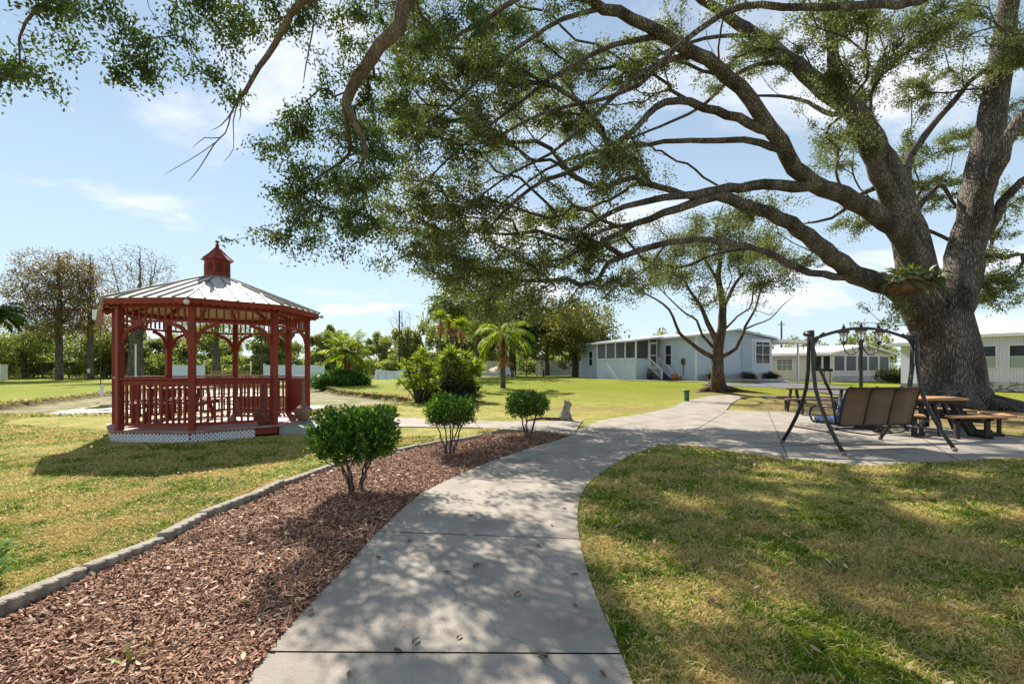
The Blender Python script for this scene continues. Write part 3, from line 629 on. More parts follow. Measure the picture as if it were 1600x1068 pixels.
# terracotta long-necked vases
CLAY = mat('weathered_clay', (.30, .15, .11), .85, (.20, .13, .10), ns=7, bump=.4, bs=25)
def vase(p, s_, label):
    mb = MB(); pr = [(.10, 0), (.13, .02), (.155, .08), (.20, .17), (.215, .22), (.19, .27), (.12, .31), (.065, .35), (.045, .40), (.038, .52), (.035, .70), (.034, .86), (.048, .88), (.05, .90), (.03, .90)]
    mb.lathe([(r_ * s_, z_ * s_) for r_, z_ in pr], n=24); o = mb.build('vase', CLAY, loc=p); tag(o, label, 'vase')
vase(gv(2.62, 1.98) * .97 + Vector((GAZ[0], GAZ[1], FL)), .98, 'weathered clay vase with long thin neck beside the gazebo entrance post')
vase(Vector((GAZ[0] + 1.45, GAZ[1] - .75, FL)), .95, 'weathered clay vase with long thin neck inside the gazebo behind the balusters')
# picnic table inside
tb = empty('picnic_table', (GAZ[0] - .75, GAZ[1] - .1, FL), R(12), 'dark red picnic table standing inside the gazebo', 'picnic table')
mb = MB()
for k in range(5): mb.box((0, -.3 + k * .15, .73), (1.35, .135, .035))
mb.build('tabletop', REDD, tb, bevel=.005)
for s_ in (-1, 1):
    mb = MB()
    for k in range(2): mb.box((0, s_ * (.56 + k * .14), .44), (1.35, .13, .035))
    mb.build('bench', REDD, tb, bevel=.005)
    mb = MB(); x_ = s_ * .45
    mb.bar((x_, -.55, 0), (x_, -.22, .71), .09, .04, up=(1, 0, 0)); mb.bar((x_, .55, 0), (x_, .22, .71), .09, .04, up=(1, 0, 0)); mb.bar((x_ + .04, -.72, .40), (x_ + .04, .72, .40), .04, .09)
    mb.build('leg', RED, tb)

# ================================================================ SWING SEAT
BRZ = mat('bronze_paint', (.055, .048, .045), .38, (.035, .03, .028), ns=12, metal=.3)
SLING = mat('tan_sling', (.21, .135, .085), .7, (.17, .11, .07), ns=3, bump=.15, bs=200)
BLUE = mat('blue_cushion', (.10, .22, .48), .85, (.60, .64, .70), ns=26, detail=2, lo=.52, hi=.56, bump=.3, bs=20)
RUST = mat('worn_foot', (.28, .20, .18), .8, (.14, .11, .10), ns=20)
sw = empty('swing_seat', (6.22, 8.43, .016), math.atan2(.163, .986), 'bronze framed patio swing with tan sling back seen from behind and blue cushion', 'swing')
def frame_leg(x, s_):
    # from the top down, curving outward along +-y
    return [(x, s_ * .02, 2.0), (x, s_ * .035, 1.7), (x, s_ * .05, 1.35), (x, s_ * .09, 1.05), (x, s_ * .18, .78), (x, s_ * .32, .52), (x, s_ * .48, .27), (x, s_ * .66, .03)]
for x in (-1.06, 1.06):
    for s_ in (-1, 1):
        mb = MB(); pts = frame_leg(x, s_)
        pts = [(a + (s_ * .028 if z_ > 1.0 else s_ * .028) * 0 , b_ + s_ * .01, z_) for a, b_, z_ in pts]
        mb.tube(pts, .031, 10); lg = mb.build('leg', BRZ, sw)
        mb = MB(); mb.lathe([(.03, -.0), (.04, .01), (.042, .035), (.03, .06)], (x, s_ * .67, 0), n=12); mb.build('foot', RUST, lg)
    mb = MB(); mb.tube([(x, -.04, 1.96), (x * .998, .13, 1.99)], .05, 10); mb.box((x, 0, 1.93), (.075, .09, .22)); mb.build('corner_bracket', BRZ, sw, bevel=.008)
    mb = MB(); mb.tube([(x, -.44, .33), (x, .44, .33)], .012, 6); mb.build('leg_brace', BRZ, sw)
mb = MB(); arch = [(-1.04 + 2.08 * k / 20, 0, 1.87 + .22 * math.sin(math.pi * k / 20) ** .9) for k in range(21)]; mb.tube(arch, .027, 10)
for s_ in (-1, 1): mb.tube([(s_ * 1.04, 0, 1.72), (s_ * .98, 0, 1.83), (s_ * .86, 0, 1.96), (s_ * .80, 0, 2.0)], .018, 8)
mb.build('arched_beam', BRZ, sw)
mb = MB(); mb.tube([(-1.06, -.33, .45), (-.9, -.38, .36), (-.3, -.42, .27), (.3, -.42, .30), (.62, -.4, .42), (1.06, -.30, .5)], .012, 6); mb.build('cross_cable', BRZ, sw)
# hanging bench: seat at z .46, back leaning toward -y
tilt = lambda y, z: (y, z)
BK = [(-.30, .42), (-.34, .60), (-.385, .78), (-.43, .94), (-.47, 1.03), (-.53, 1.07), (-.58, 1.065)]   # (y,z) profile of the back
fx = -.08
for k in range(3):
    x0, x1 = fx - .70 + k * .475, fx - .70 + k * .475 + .45; mb = MB()
    vs = []
    for y_, z_ in BK:
        for x_ in (x0, x1): vs += [(x_, y_, z_), (x_, y_ + .012, z_ + .004)]
    n_ = len(BK); fs = []
    for i in range(n_ - 1): o_ = i * 4; fs += [(o_, o_ + 2, o_ + 6, o_ + 4), (o_ + 1, o_ + 5, o_ + 7, o_ + 3), (o_, o_ + 4, o_ + 5, o_ + 1), (o_ + 2, o_ + 3, o_ + 7, o_ + 6)]
    mb.add(vs, fs, 0, True); mb.build('back_panel', SLING, sw)
    mb = MB(); mb.box(((x0 + x1) / 2, -.03, .44), (x1 - x0, .5, .014)); mb.build('seat_panel', SLING, sw)
mb = MB()
for k in range(4): x_ = fx - .7125 + k * .475; mb.tube([(x_, a + .004, b_ + .004) for a, b_ in BK], .015, 6); mb.tube([(x_, -.30, .43), (x_, .24, .43)], .015, 6)
mb.tube([(fx - .72, -.30, .42), (fx + .72, -.30, .42)], .016, 8); mb.tube([(fx - .72, .24, .43), (fx + .72, .24, .43)], .016, 8); mb.tube([(fx - .7, -.575, 1.06), (fx + .7, -.575, 1.06)], .012, 8)
mb.tube([(fx - .7, -.2, .36), (fx + .7, -.2, .36)], .014, 8)
mb.build('seat_frame', BRZ, sw)
for s_ in (-1, 1):
    x_ = fx + s_ * .76; xt = s_ * 1.0
    mb = MB(); mb.tube([(xt, 0, 1.80), (xt * .97, -.05, 1.45)], .010, 6); mb.tube([(xt * .97, -.05, 1.45), (x_ * 1.03, -.22, .95)], .024, 8); mb.tube([(x_ * 1.03, -.22, .95), (x_, -.30, .45)], .018, 8); mb.build('hanger', BRZ, sw)
    mb = MB(); mb.tube([(x_, -.40, .70), (x_, -.1, .73), (x_, .16, .72), (x_, .25, .66), (x_, .27, .55), (x_, .22, .46), (x_, .1, .43)], .016, 8); mb.build('armrest', BRZ, sw)
mb = MB()
for k in range(3): x_ = fx - .475 + k * .475; mb.box((x_, -.01, .49), (.46, .52, .085)); mb.box((x_, -.262, .70), (.46, .05, .40), M=Matrix.Rotation(R(13), 4, 'X'))
cs = mb.build('cushion', BLUE, bevel=.02); cs.location = sw.location; cs.rotation_euler = sw.rotation_euler; tag(cs, 'blue and white patterned cushions resting on the patio swing', 'cushion')
mb = MB(); mb.bar((.42, -.42, .33), (.62, -.1, .50), .05, .03); mb.build('folding_stay', BRZ, sw)

# ================================================================ PICNIC TABLES
WOOD = mat('honey_pine', (.52, .29, .13), .7, (.38, .20, .09), ns=3, stretch=(1, 8, 1), bump=.2)  # honey orange wood tone with darker grain, the same on every plank
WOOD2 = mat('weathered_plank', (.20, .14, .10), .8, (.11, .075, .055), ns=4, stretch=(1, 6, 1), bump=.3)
BLK = mat('creosoted_frame', (.028, .022, .02), .7, (.05, .038, .03), ns=8, bump=.3)
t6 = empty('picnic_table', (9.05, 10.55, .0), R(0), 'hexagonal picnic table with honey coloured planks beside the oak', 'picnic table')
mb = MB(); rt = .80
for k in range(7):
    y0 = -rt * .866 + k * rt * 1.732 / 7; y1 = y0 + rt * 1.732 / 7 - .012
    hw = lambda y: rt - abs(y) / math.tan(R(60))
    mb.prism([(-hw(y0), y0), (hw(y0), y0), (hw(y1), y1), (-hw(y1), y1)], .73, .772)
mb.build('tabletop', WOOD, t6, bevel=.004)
mb = MB(); mb.prism([(.72 * math.cos(R(60 * k)), .72 * math.sin(R(60 * k))) for k in range(6)], .66, .725); mb.build('apron', BLK, t6)
for k in range(6):
    a = R(-60 + 60 * k) + R(0) + R(-30) * 0; a = R(30 + 60 * k) ; c = Vector((math.cos(a), math.sin(a), 0)); tdir = Vector((-math.sin(a), math.cos(a), 0)); r0 = 1.02
    mb = MB()
    for j in range(3):
        ri = r0 + j * .115; hw_ = .40 + j * .055
        q = [c * ri - tdir * hw_, c * ri + tdir * hw_, c * (ri + .105) + tdir * (hw_ + .05), c * (ri + .105) - tdir * (hw_ + .05)]
        mb.prism([(v_.x, v_.y) for v_ in q], .43, .465)
    bn = mb.build('bench', WOOD, t6, bevel=.004)
    mb = MB()
    for s_ in (-1, 1):
        b0 = c * 1.17 + tdir * s_ * .30
        mb.bar(b0 + Vector((0, 0, .0)), b0 + Vector((0, 0, .42)), .09, .05, up=tuple(c)); mb.bar(b0 + c * -.32 + Vector((0, 0, .02)), c * .52 + tdir * s_ * .2 + Vector((0, 0, .66)), .09, .05, up=tuple(tdir))
    mb.bar(c * .3 + Vector((0, 0, .385)), c * 1.38 + Vector((0, 0, .385)), .05, .09); mb.bar(c * 1.17 - tdir * .42 + Vector((0, 0, .40)), c * 1.17 + tdir * .42 + Vector((0, 0, .40)), .05, .06)
    mb.bar(c * .82 - tdir * .34 + Vector((0, 0, .04)), c * 1.24 - tdir * .34 + Vector((0, 0, .04)), .05, .08); mb.bar(c * .82 + tdir * .34 + Vector((0, 0, .04)), c * 1.24 + tdir * .34 + Vector((0, 0, .04)), .05, .08)
    mb.build('leg', BLK, t6)
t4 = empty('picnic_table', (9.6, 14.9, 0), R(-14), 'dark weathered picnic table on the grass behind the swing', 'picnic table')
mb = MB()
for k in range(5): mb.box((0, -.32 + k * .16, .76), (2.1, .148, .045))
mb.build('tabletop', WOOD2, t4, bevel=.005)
for s_ in (-1, 1):
    mb = MB()
    for k in range(2): mb.box((-.1 if s_ < 0 else 0, s_ * (.66 + k * .15), .46), (2.1, .14, .045))
    mb.build('bench', WOOD2, t4, bevel=.005)
    mb = MB(); x_ = s_ * .72
    for r_ in (-1, 1): mb.bar((x_, r_ * .62, 0), (x_, r_ * .26, .73), .11, .06, up=(1, 0, 0)); mb.bar((x_, r_ * .78, .0), (x_, r_ * .80, .43), .10, .06, up=(1, 0, 0))
    mb.bar((x_ + .06, -.86, .39), (x_ + .06, .86, .39), .05, .10); mb.build('leg', BLK, t4)

# ================================================================ LAMP POST
IRON = mat('black_iron', (.018, .018, .02), .35, spec=.5)
GLS = bpy.data.materials.new('lamp_glass'); GLS.use_nodes = True
b = GLS.node_tree.nodes['Principled BSDF']; b.inputs['Base Color'].default_value = (.85, .88, .9, 1); b.inputs['Roughness'].default_value = .12; b.inputs['Transmission Weight'].default_value = .75; b.inputs['IOR'].default_value = 1.1
lp = empty('lamp_post', (9.15, 12.5, 0), label='black lamp post with three lantern heads behind the patio swing', cat='lamp post')
mb = MB(); mb.lathe([(.14, 0), (.15, .03), (.12, .10), (.07, .16), (.055, .30), (.045, .6), (.04, 1.9), (.055, 1.95), (.04, 1.99), (.05, 2.04), (.06, 2.10), (.03, 2.12)], n=16); mb.build('pole', IRON, lp)
def lantern(x, y, z):
    mb = MB(); mb.lathe([(.02, -.08), (.05, -.02), (.075, 0), (.07, .02)], (x, y, z), n=12)
    for k in range(6):
        a = k * math.pi / 3; mb.tube([(x + .06 * math.cos(a), y + .06 * math.sin(a), z), (x + .105 * math.cos(a), y + .105 * math.sin(a), z + .25)], .007, 4)
    hd = mb.build('lantern', IRON, lp)
    mb = MB(); mb.lathe([(.13, .245), (.145, .26), (.12, .30), (.085, .345), (.055, .365), (.035, .375), (.035, .395), (.06, .405), (.03, .42), (.015, .44), (.026, .455), (.012, .47), (.004, .49)], (x, y, z), n=16); mb.build('lantern_cap', IRON, hd)
    mb = MB(); mb.lathe([(.052, .01), (.095, .245)], (x, y, z), n=12); mb.build('lantern_glass', GLS, hd)
lantern(0, 0, 2.12)
for s_ in (-1, 1):
    dxx, dyy = s_ * .42 * math.cos(R(-8)), s_ * .42 * math.sin(R(-8))
    mb = MB(); mb.tube([(dxx * t_, dyy * t_, z_) for t_, z_ in ((.08, 1.98), (.2, 1.86), (.42, 1.76), (.66, 1.75), (.88, 1.83), (1., 1.96), (1., 2.02))], .016, 8)
    mb.tube([(dxx * t_, dyy * t_, z_) for t_, z_ in ((.1, 2.0), (.3, 2.03), (.5, 1.96), (.45, 1.86), (.36, 1.88))], .010, 6); mb.build('arm', IRON, lp); lantern(dxx, dyy, 2.08)

# ================================================================ TREES
class Tree:
    """a skeleton of traced limbs to which leaf-bearing twigs are joined one by one, nearest first."""
    def __init__(s): s.p = []; s.par = []; s.r = []; s.pl = []
    def node(s, p, par, r):
        s.p.append(np.array(p, float)); s.par.append(par); s.r.append(r); s.pl.append(0 if par < 0 else s.pl[par] + np.linalg.norm(s.p[-1] - s.p[par])); return len(s.p) - 1
    def limb(s, pts, r0, r1, start=None, step=.4, jit=.03):
        P = np.array([tuple(p) for p in pts], float)
        if start is None: par = -1
        else:
            A = np.array(s.p); par = int(np.argmin(((A - P[0]) ** 2).sum(1)))
        # Catmull-Rom through the traced points
        Q = np.vstack([2 * P[0] - P[1], P, 2 * P[-1] - P[-2]]); out = []
        for i in range(1, len(Q) - 2):
            n_ = max(2, int(np.linalg.norm(Q[i + 1] - Q[i]) / step))
            for k in range(n_):
                t = k / n_; out.append(.5 * ((2 * Q[i]) + (-Q[i - 1] + Q[i + 1]) * t + (2 * Q[i - 1] - 5 * Q[i] + 4 * Q[i + 1] - Q[i + 2]) * t * t + (-Q[i - 1] + 3 * Q[i] - 3 * Q[i + 1] + Q[i + 2]) * t ** 3))
        out.append(P[-1]); n_ = len(out)
        for k, q in enumerate(out):
            if par >= 0 and k == 0 and np.linalg.norm(q - s.p[par]) < .05: continue
            f = k / max(1, n_ - 1); rr = r0 + (r1 - r0) * f ** .8
            if 0 < k < n_ - 1: q = q + rng.normal(size=3) * jit * min(1, rr * 6)
            par = s.node(q, par, rr)
        return par
    def grow(s, A, bf=.25, step=.35, sag=.05, maxd=2.5, jit=.05, src=None):
        A = np.array(A); n = len(A); nodes = np.array(s.p); pl = np.array(s.pl)
        best = np.full(n, 1e9); bi = np.zeros(n, int)
        def upd(P_, pl_, i0, msk):
            for a in range(0, len(P_), 400):
                d = np.linalg.norm(A[:, None] - P_[None, a:a + 400], axis=2) + bf * pl_[None, a:a + 400]
                j = d.argmin(1); v = d[np.arange(n), j]; m_ = (v < best) & msk; best[m_] = v[m_]; bi[m_] = j[m_] + a + i0
        alive = np.ones(n, bool); upd(nodes, pl, 0, alive); tips = []
        for _ in range(n):
            k = int(np.where(alive, best, 1e9).argmin()); alive[k] = False
            a = s.p[bi[k]]; b_ = A[k]; L_ = np.linalg.norm(b_ - a); m = max(1, int(L_ / step)); par = bi[k]; i0 = len(s.p)
            off = rng.normal(size=3) * L_ * .10
            # leave the parent partly along its own direction
            pp = s.par[par]; dr = (a - s.p[pp]) / (np.linalg.norm(a - s.p[pp]) + 1e-6) if pp >= 0 else np.zeros(3)
            for q in range(1, m + 1):
                f = q / m; w_ = f * (1 - f)
                c = a + (b_ - a) * f + (off * 2 + dr * L_ * .9) * w_ * (1 if q < m else 0) + np.array([0, 0, sag * L_]) * 4 * w_ + (rng.normal(size=3) * jit if q < m else 0)
                par = s.node(c, par, 0)
            tips.append(par); upd(np.array(s.p[i0:]), np.array(s.pl[i0:]), i0, alive)
        return tips
    def radii(s, r0=.006, ex=.42, twmax=.05):
        n = len(s.p); cnt = np.zeros(n)
        ch = np.zeros(n, int)
        for i in range(n):
            if s.par[i] >= 0: ch[s.par[i]] += 1
        for i in range(n - 1, -1, -1):
            if ch[i] == 0: cnt[i] = 1
            if s.par[i] >= 0: cnt[s.par[i]] += cnt[i]
        for i in range(n):
            rr = r0 * cnt[i] ** ex
            s.r[i] = max(s.r[i], min(rr, twmax)) if s.r[i] > 0 else min(rr, twmax)
        for i in range(n):                       # a twig never thicker than what carries it
            if s.par[i] >= 0: s.r[i] = min(s.r[i], s.r[s.par[i]] * 1.02)
    def wood(s, name, m, parent, flare=None, base=None):
        n = len(s.p); kids = [[] for _ in range(n)]
        for i in range(n):
            if s.par[i] >= 0: kids[s.par[i]].append(i)
        mb = MB(); stack = [(i, -1) for i in range(n) if s.par[i] < 0]
        while stack:
            i, pr = stack.pop(); ch = [i] if pr < 0 else [pr, i]
            while kids[ch[-1]]:
                ks = sorted(kids[ch[-1]], key=lambda k: -s.r[k]); ch.append(ks[0]); stack += [(k, ch[-2]) for k in ks[1:]]
            P_ = [Vector(s.p[k]) for k in ch]; rr = [s.r[k] for k in ch]
            if pr >= 0: rr[0] = min(rr[0], rr[1] * 1.25)
            big = max(rr); ns_ = 20 if big > .3 else 10 if big > .08 else 6 if big > .03 else 4 if big > .012 else 3
            rr[-1] *= .5
            mb.tube(P_, rr, ns_, caps=big > .03)
        if base is not None: base(mb)
        return mb.build(name, m, parent)
def cloud(spec, per=13, sg=.40):
    """points gathered in clumps inside ellipses of the photograph, each clump at its own distance."""
    out = []
    for cx, cy, rx, ry, y0, y1, n_ in spec:
        m_ = max(2, n_ // per); a = rng.random(m_) * 2 * math.pi; r_ = np.sqrt(rng.random(m_)); yy = rng.uniform(y0, y1, m_)
        cc = np.array([tuple(at(cx + rx * r_[k] * math.cos(a[k]), cy + ry * r_[k] * math.sin(a[k]), yy[k])) for k in range(m_)])
        out += [tuple(q) for q in cc[rng.integers(0, m_, n_)] + rng.normal(size=(n_, 3)) * sg * np.array([1, 1, .7])]
    return np.array(out)
def foliage(T, tips, m, name, parent, n, ln, wd, sp=.2, droop=.5, keep=None):
    C = []; O = []
    P_ = np.array(T.p)
    for t in tips:
        k = int(n * rng.uniform(.35, 1.5)); p = T.par[t]; a = P_[t]; b_ = P_[p] if p >= 0 else a
        d = a - b_; f = rng.random((k, 1)) * 1.4 - .1; c = b_ + d * f + rng.normal(size=(k, 3)) * sp * np.array([1, 1, .75]) * rng.uniform(.6, 1.25); c[:, 2] -= sp * .3
        C.append(c); O.append(np.repeat((d / (np.linalg.norm(d) + 1e-6))[None] * .5, k, 0))
    C = np.concatenate(C); O = np.concatenate(O); nl = len(C)
    q = leaf_quads(C, np.full(nl, ln), np.full(nl, wd), droop=droop, out=O)
    # clumps differ in tint
    base = np.concatenate([np.full(0, 0.)]); 
    tint = .5 + .5 * np.sin(C[:, 0] * 1.7 + C[:, 2] * 2.3) * np.sin(C[:, 1] * 1.3 + 1 + C[:, 2])
    return quadmesh(name, q, m, parent, rnd=np.clip(.55 * rng.random(nl) + .25 * tint + .2 * rng.random(nl) ** 6 * 1.5, 0, 1))

# ---- the big oak
oak = empty('oak_tree', (0, 0, 0), label='huge spreading live oak with thick forking trunk and long arching limbs', cat='tree')
T = Tree(); A = lambda pts: [at(*p) for p in pts]
T.limb(A([(1492, 650, 17), (1491, 600, 17), (1484, 550, 17), (1474, 510, 17), (1466, 478, 17)]), 0.93, .85, jit=0)
T.limb(A([(1478, 505, 17), (1492, 468, 17), (1502, 430, 17.1), (1519, 344, 17.2), (1537, 250, 17.3), (1553, 156, 17.4), (1569, 62, 17.5), (1580, -30, 17.5), (1590, -150, 17)]), 0.656, 0.224, 0)
T.limb(A([(1450, 505, 17), (1440, 460, 17), (1431, 405, 17), (1412, 340, 17.2), (1394, 287, 17.5), (1362, 219, 17.8), (1331, 169, 18), (1287, 137, 18.2), (1231, 94, 18.4), (1181, 56, 18.5), (1137, 25, 18.5), (1080, -10, 18)]), 0.697, 0.136, 0)
T.limb(A([(1412, 345, 17.1), (1380, 290, 16.8), (1350, 219, 16.4), (1318, 160, 16), (1306, 120, 15.6), (1296, 60, 15.3), (1290, -20, 15)]), 0.344, 0.128, 0)
T.limb(A([(1438, 440, 16.9), (1425, 395, 16.6), (1396, 352, 16.2), (1331, 312, 15.6), (1275, 287, 15), (1231, 244, 14.4), (1206, 200, 14), (1175, 156, 13.6), (1137, 119, 13.1), (1087, 87, 12.6), (1037, 56, 12.1), (987, 28, 11.6), (944, 12, 11.2), (860, -25, 10.6)]), 0.394, 0.096, 0)
T.limb(A([(1275, 287, 15), (1240, 292, 14.8), (1194, 290, 14.4), (1137, 294, 14), (1087, 303, 13.6), (1037, 309, 13.2), (975, 322, 12.9), (920, 352, 12.6), (870, 390, 12.3)]), 0.205, 0.040, 1)
T.limb(A([(1440, 488, 16.8), (1405, 456, 16.6), (1370, 441, 16.3), (1337, 431, 16), (1300, 402, 15.5), (1262, 369, 15), (1219, 341, 14.6), (1162, 319, 14.2), (1119, 306, 13.9), (1060, 325, 13.6), (990, 350, 13.2), (930, 385, 13)]), 0.410, 0.056, 0)
T.limb(A([(1345, 436, 16), (1287, 428, 15.6), (1250, 419, 15.2), (1200, 394, 14.8), (1150, 381, 14.4), (1087, 374, 14), (1020, 385, 13.6), (950, 410, 13.3)]), 0.139, 0.040, 1)
T.limb(A([(1219, 235, 14.2), (1190, 224, 14.3), (1162, 219, 14.3), (1100, 219, 14.2), (1037, 222, 14), (975, 231, 13.7), (900, 245, 13.3), (830, 280, 13), (770, 330, 12.8)]), 0.115, 0.024, 1)
T.limb(A([(1206, 205, 14), (1170, 190, 13.9), (1137, 178, 13.7), (1062, 157, 13.2), (1025, 168, 12.9), (987, 206, 12.5), (937, 244, 12.1), (881, 272, 11.7), (850, 281, 11.5), (806, 312, 11.2), (760, 360, 11)]), 0.148, 0.032, 1)
T.limb(A([(1578, -60, 17), (1500, -40, 14), (1437, 0, 11.5), (1350, 8, 10.6), (1256, 11, 10), (1162, 10, 9.8), (1112, 33, 9.8), (1075, 59, 9.8), (1037, 94, 9.9), (1000, 131, 10), (950, 153, 10.2), (900, 164, 10.3), (850, 177, 10.4), (800, 200, 10.5), (740, 240, 10.6)]), 0.180, 0.024, 1)
T.limb(A([(1418, 300, 17.4), (1419, 256, 17.6), (1450, 206, 18), (1487, 162, 18.3), (1525, 119, 18.6), (1570, 100, 19), (1640, 80, 19)]), 0.156, 0.056, 1)
T.limb(A([(1512, 375, 17), (1535, 300, 16.4), (1552, 270, 16), (1581, 206, 15.6), (1610, 170, 15.3), (1680, 100, 15)]), 0.344, 0.120, 1)
T.limb(A([(1522, 395, 17.1), (1548, 350, 17), (1580, 300, 16.8), (1620, 270, 16.6), (1700, 240, 16)]), 0.213, 0.080, 1)
T.limb(A([(1505, 425, 17.1), (1530, 398, 17.3), (1570, 402, 17.8), (1597, 398, 18), (1590, 425, 18), (1556, 447, 18)]), 0.131, 0.040, 1)
T.limb(A([(1087, 87, 12.6), (1040, 95, 12.5), (980, 130, 12.3), (920, 190, 12.1), (860, 240, 12), (800, 270, 12), (720, 330, 12)]), 0.082, 0.020, 1)
T.limb(A([(1037, 56, 12.1), (960, 70, 12), (880, 110, 11.9), (800, 170, 11.8), (720, 230, 11.8), (650, 300, 12)]), 0.082, 0.016, 1)
T.limb(A([(944, 12, 11.2), (880, 30, 11), (800, 80, 11), (720, 150, 11), (660, 210, 11.2)]), 0.066, 0.016, 1)
T.limb(A([(990, 350, 13.2), (940, 360, 13), (890, 395, 13), (850, 440, 13)]), 0.057, 0.016, 1)
T.limb(A([(1331, 169, 18), (1300, 180, 18.6), (1262, 160, 19.4), (1220, 150, 20), (1160, 150, 20.5)]), 0.123, 0.040, 1)
T.limb(A([(1394, 287, 17.5), (1350, 300, 18.4), (1300, 340, 19.5), (1250, 350, 20)]), 0.115, 0.040, 1)
T.limb(A([(1430, 330, 17.3), (1470, 290, 18.5), (1500, 330, 19.5), (1530, 330, 20.5)]), 0.098, 0.040, 1)
T.limb(A([(1231, 94, 18.4), (1160, 110, 18), (1090, 170, 17.5), (1000, 210, 17), (900, 250, 16.5)]), 0.098, 0.024, 1)
T.limb(A([(1181, 56, 18.5), (1100, 60, 18), (1000, 100, 17), (900, 170, 16), (830, 230, 15.5)]), 0.082, 0.024, 1)
OAKC = cloud([(705, 230, 95, 150, 11, 15, 250), (790, 110, 120, 110, 10.5, 15, 210), (690, 370, 70, 70, 11.5, 14.5, 110), (775, 400, 75, 85, 11.5, 15.5, 150),
    (860, 370, 80, 100, 12, 16, 110), (915, 180, 110, 110, 11, 16, 120), (650, 120, 45, 130, 10.5, 13, 80), (640, 300, 40, 80, 11, 13, 60), (810, 470, 60, 30, 12, 14, 40),
    (1000, 250, 130, 100, 12, 17, 60), (1050, 60, 190, 60, 10, 17, 85), (1000, 380, 120, 50, 13, 18, 80), (950, 430, 60, 40, 13, 15, 40),
    (1130, 330, 80, 30, 14, 18, 40), (1325, 215, 40, 50, 14.5, 17, 50), (1280, 90, 70, 60, 14, 17, 50), (1180, 130, 80, 60, 15, 20, 30), (1320, 30, 100, 40, 11, 15, 60),
    (1400, 110, 70, 70, 17, 20, 80), (1470, 40, 70, 50, 14, 17, 80), (1480, 190, 70, 90, 18, 22, 110), (1380, 40, 90, 50, 14, 19, 60), (1280, 200, 60, 60, 18, 21, 40), (1200, 60, 100, 60, 16, 20, 60), (1240, 395, 80, 35, 16, 19, 45), (1330, 345, 70, 50, 18, 21, 45), (1470, 330, 70, 60, 18, 22, 50),
    (1575, 60, 40, 60, 14, 17, 60), (1570, 420, 45, 60, 17, 19, 110), (1560, 330, 40, 60, 18, 20, 60), (1590, 230, 40, 60, 18, 21, 50), (1400, 475, 45, 18, 15.5, 16.5, 16), (1545, 200, 20, 90, 18, 20, 20), (1450, 250, 60, 40, 19, 22, 30),
    (1000, -70, 500, 60, 11, 17, 45), (700, -60, 130, 50, 11, 14, 15), (1680, 100, 70, 150, 15, 19, 70)])
OAKC = OAKC[(OAKC[:, 2] > 2.6)]
tips = T.grow(OAKC, bf=.5, step=.32, sag=.04, jit=.04)
T.radii(.0095, .45, .09)
def roots(mb):
    b0 = at(1492, 600, 17)
    for ang, L_, r_ in ((-5, 3.6, .30), (-40, 2.2, .34), (-75, 1.6, .34), (-110, 1.6, .36), (-145, 1.9, .36), (178, 2.2, .30), (120, 1.8, .3), (60, 1.8, .3), (25, 2.4, .3)):
        c, s_ = math.cos(R(ang)), math.sin(R(ang)); bx, by = 15.72, 17.0
        mb.tube([(bx + c * .42, by + s_ * .42, .85), (bx + c * .66, by + s_ * .66, .42), (bx + c * .98, by + s_ * .98, .18), (bx + c * (1.1 + L_ * .3), by + s_ * (1.1 + L_ * .3), .08), (bx + c * (1.0 + L_ * .6), by + s_ * (1 + L_ * .6) + .2, .0), (bx + c * (1 + L_), by + s_ * (1 + L_) + .4, -.14)], [r_ * 1.2, r_ * 1.3, r_ * 1.0, r_ * .62, r_ * .4, r_ * .2], 10)
T.wood('trunk', BARK, oak, base=roots)
foliage(T, tips, L_OAK, 'crown', oak, 104, .090, .043, sp=.135, droop=.35)

# ---- the overhanging oak rooted behind the camera
oh = empty('oak_tree', (0, 0, 0), label='second oak hanging its near limbs and leaves over the path from above', cat='tree')
T = Tree()
T.limb([(5.2, -4.2, -.2), (5.1, -4.1, 1.5), (4.9, -3.9, 3.2)], .55, .42, jit=0)
T.limb([(4.9, -3.9, 3.2), (3.6, -2, 5.6), (1.8, 1.5, 7.6)] + A([(720, -210, 6.4), (660, -60, 6.8), (634, 0, 7), (622, 40, 7), (592, 75, 7), (568, 108, 7), (548, 140, 7), (541, 165, 7)]), .30, .070, 0)
T.limb(A([(541, 165, 7), (553, 188, 7), (566, 212, 7), (571, 240, 7.05), (568, 248, 7.1)]), .062, .032, 1, step=.15)
T.limb(A([(541, 165, 7), (541, 190, 7.1), (545, 220, 7.2), (545, 240, 7.4), (520, 262, 7.6), (490, 280, 7.8), (470, 300, 8)]), .05, .012, 1, step=.15)
T.limb([(4.9, -3.9, 3.2), (2, -2, 6), (-.8, .8, 7.4), (-2.2, 3, 7.6)] + A([(520, -70, 5.6), (473, 0, 5.8), (455, 25, 5.9), (430, 70, 6), (405, 105, 6), (385, 140, 6), (374, 152, 6)]), .17, .020, 0)
T.limb(A([(500, -60, 6), (495, -10, 6.1), (488, 50, 6.2), (478, 100, 6.3), (474, 130, 6.4)]), .02, .008, 1, step=.2)
T.limb([(-.8, .8, 7.4), (-3, 2.4, 7.4)] + A([(250, -90, 5.6), (160, -30, 5.4), (60, 10, 5.2), (30, 60, 5.2)]), .12, .01, 1)
T.limb([(1.8, 1.5, 7.6), (2.2, 4.5, 8.8)] + A([(860, -60, 8.4), (790, 10, 8.4), (740, 40, 8.5), (690, 70, 8.6)]), .14, .03, 1)
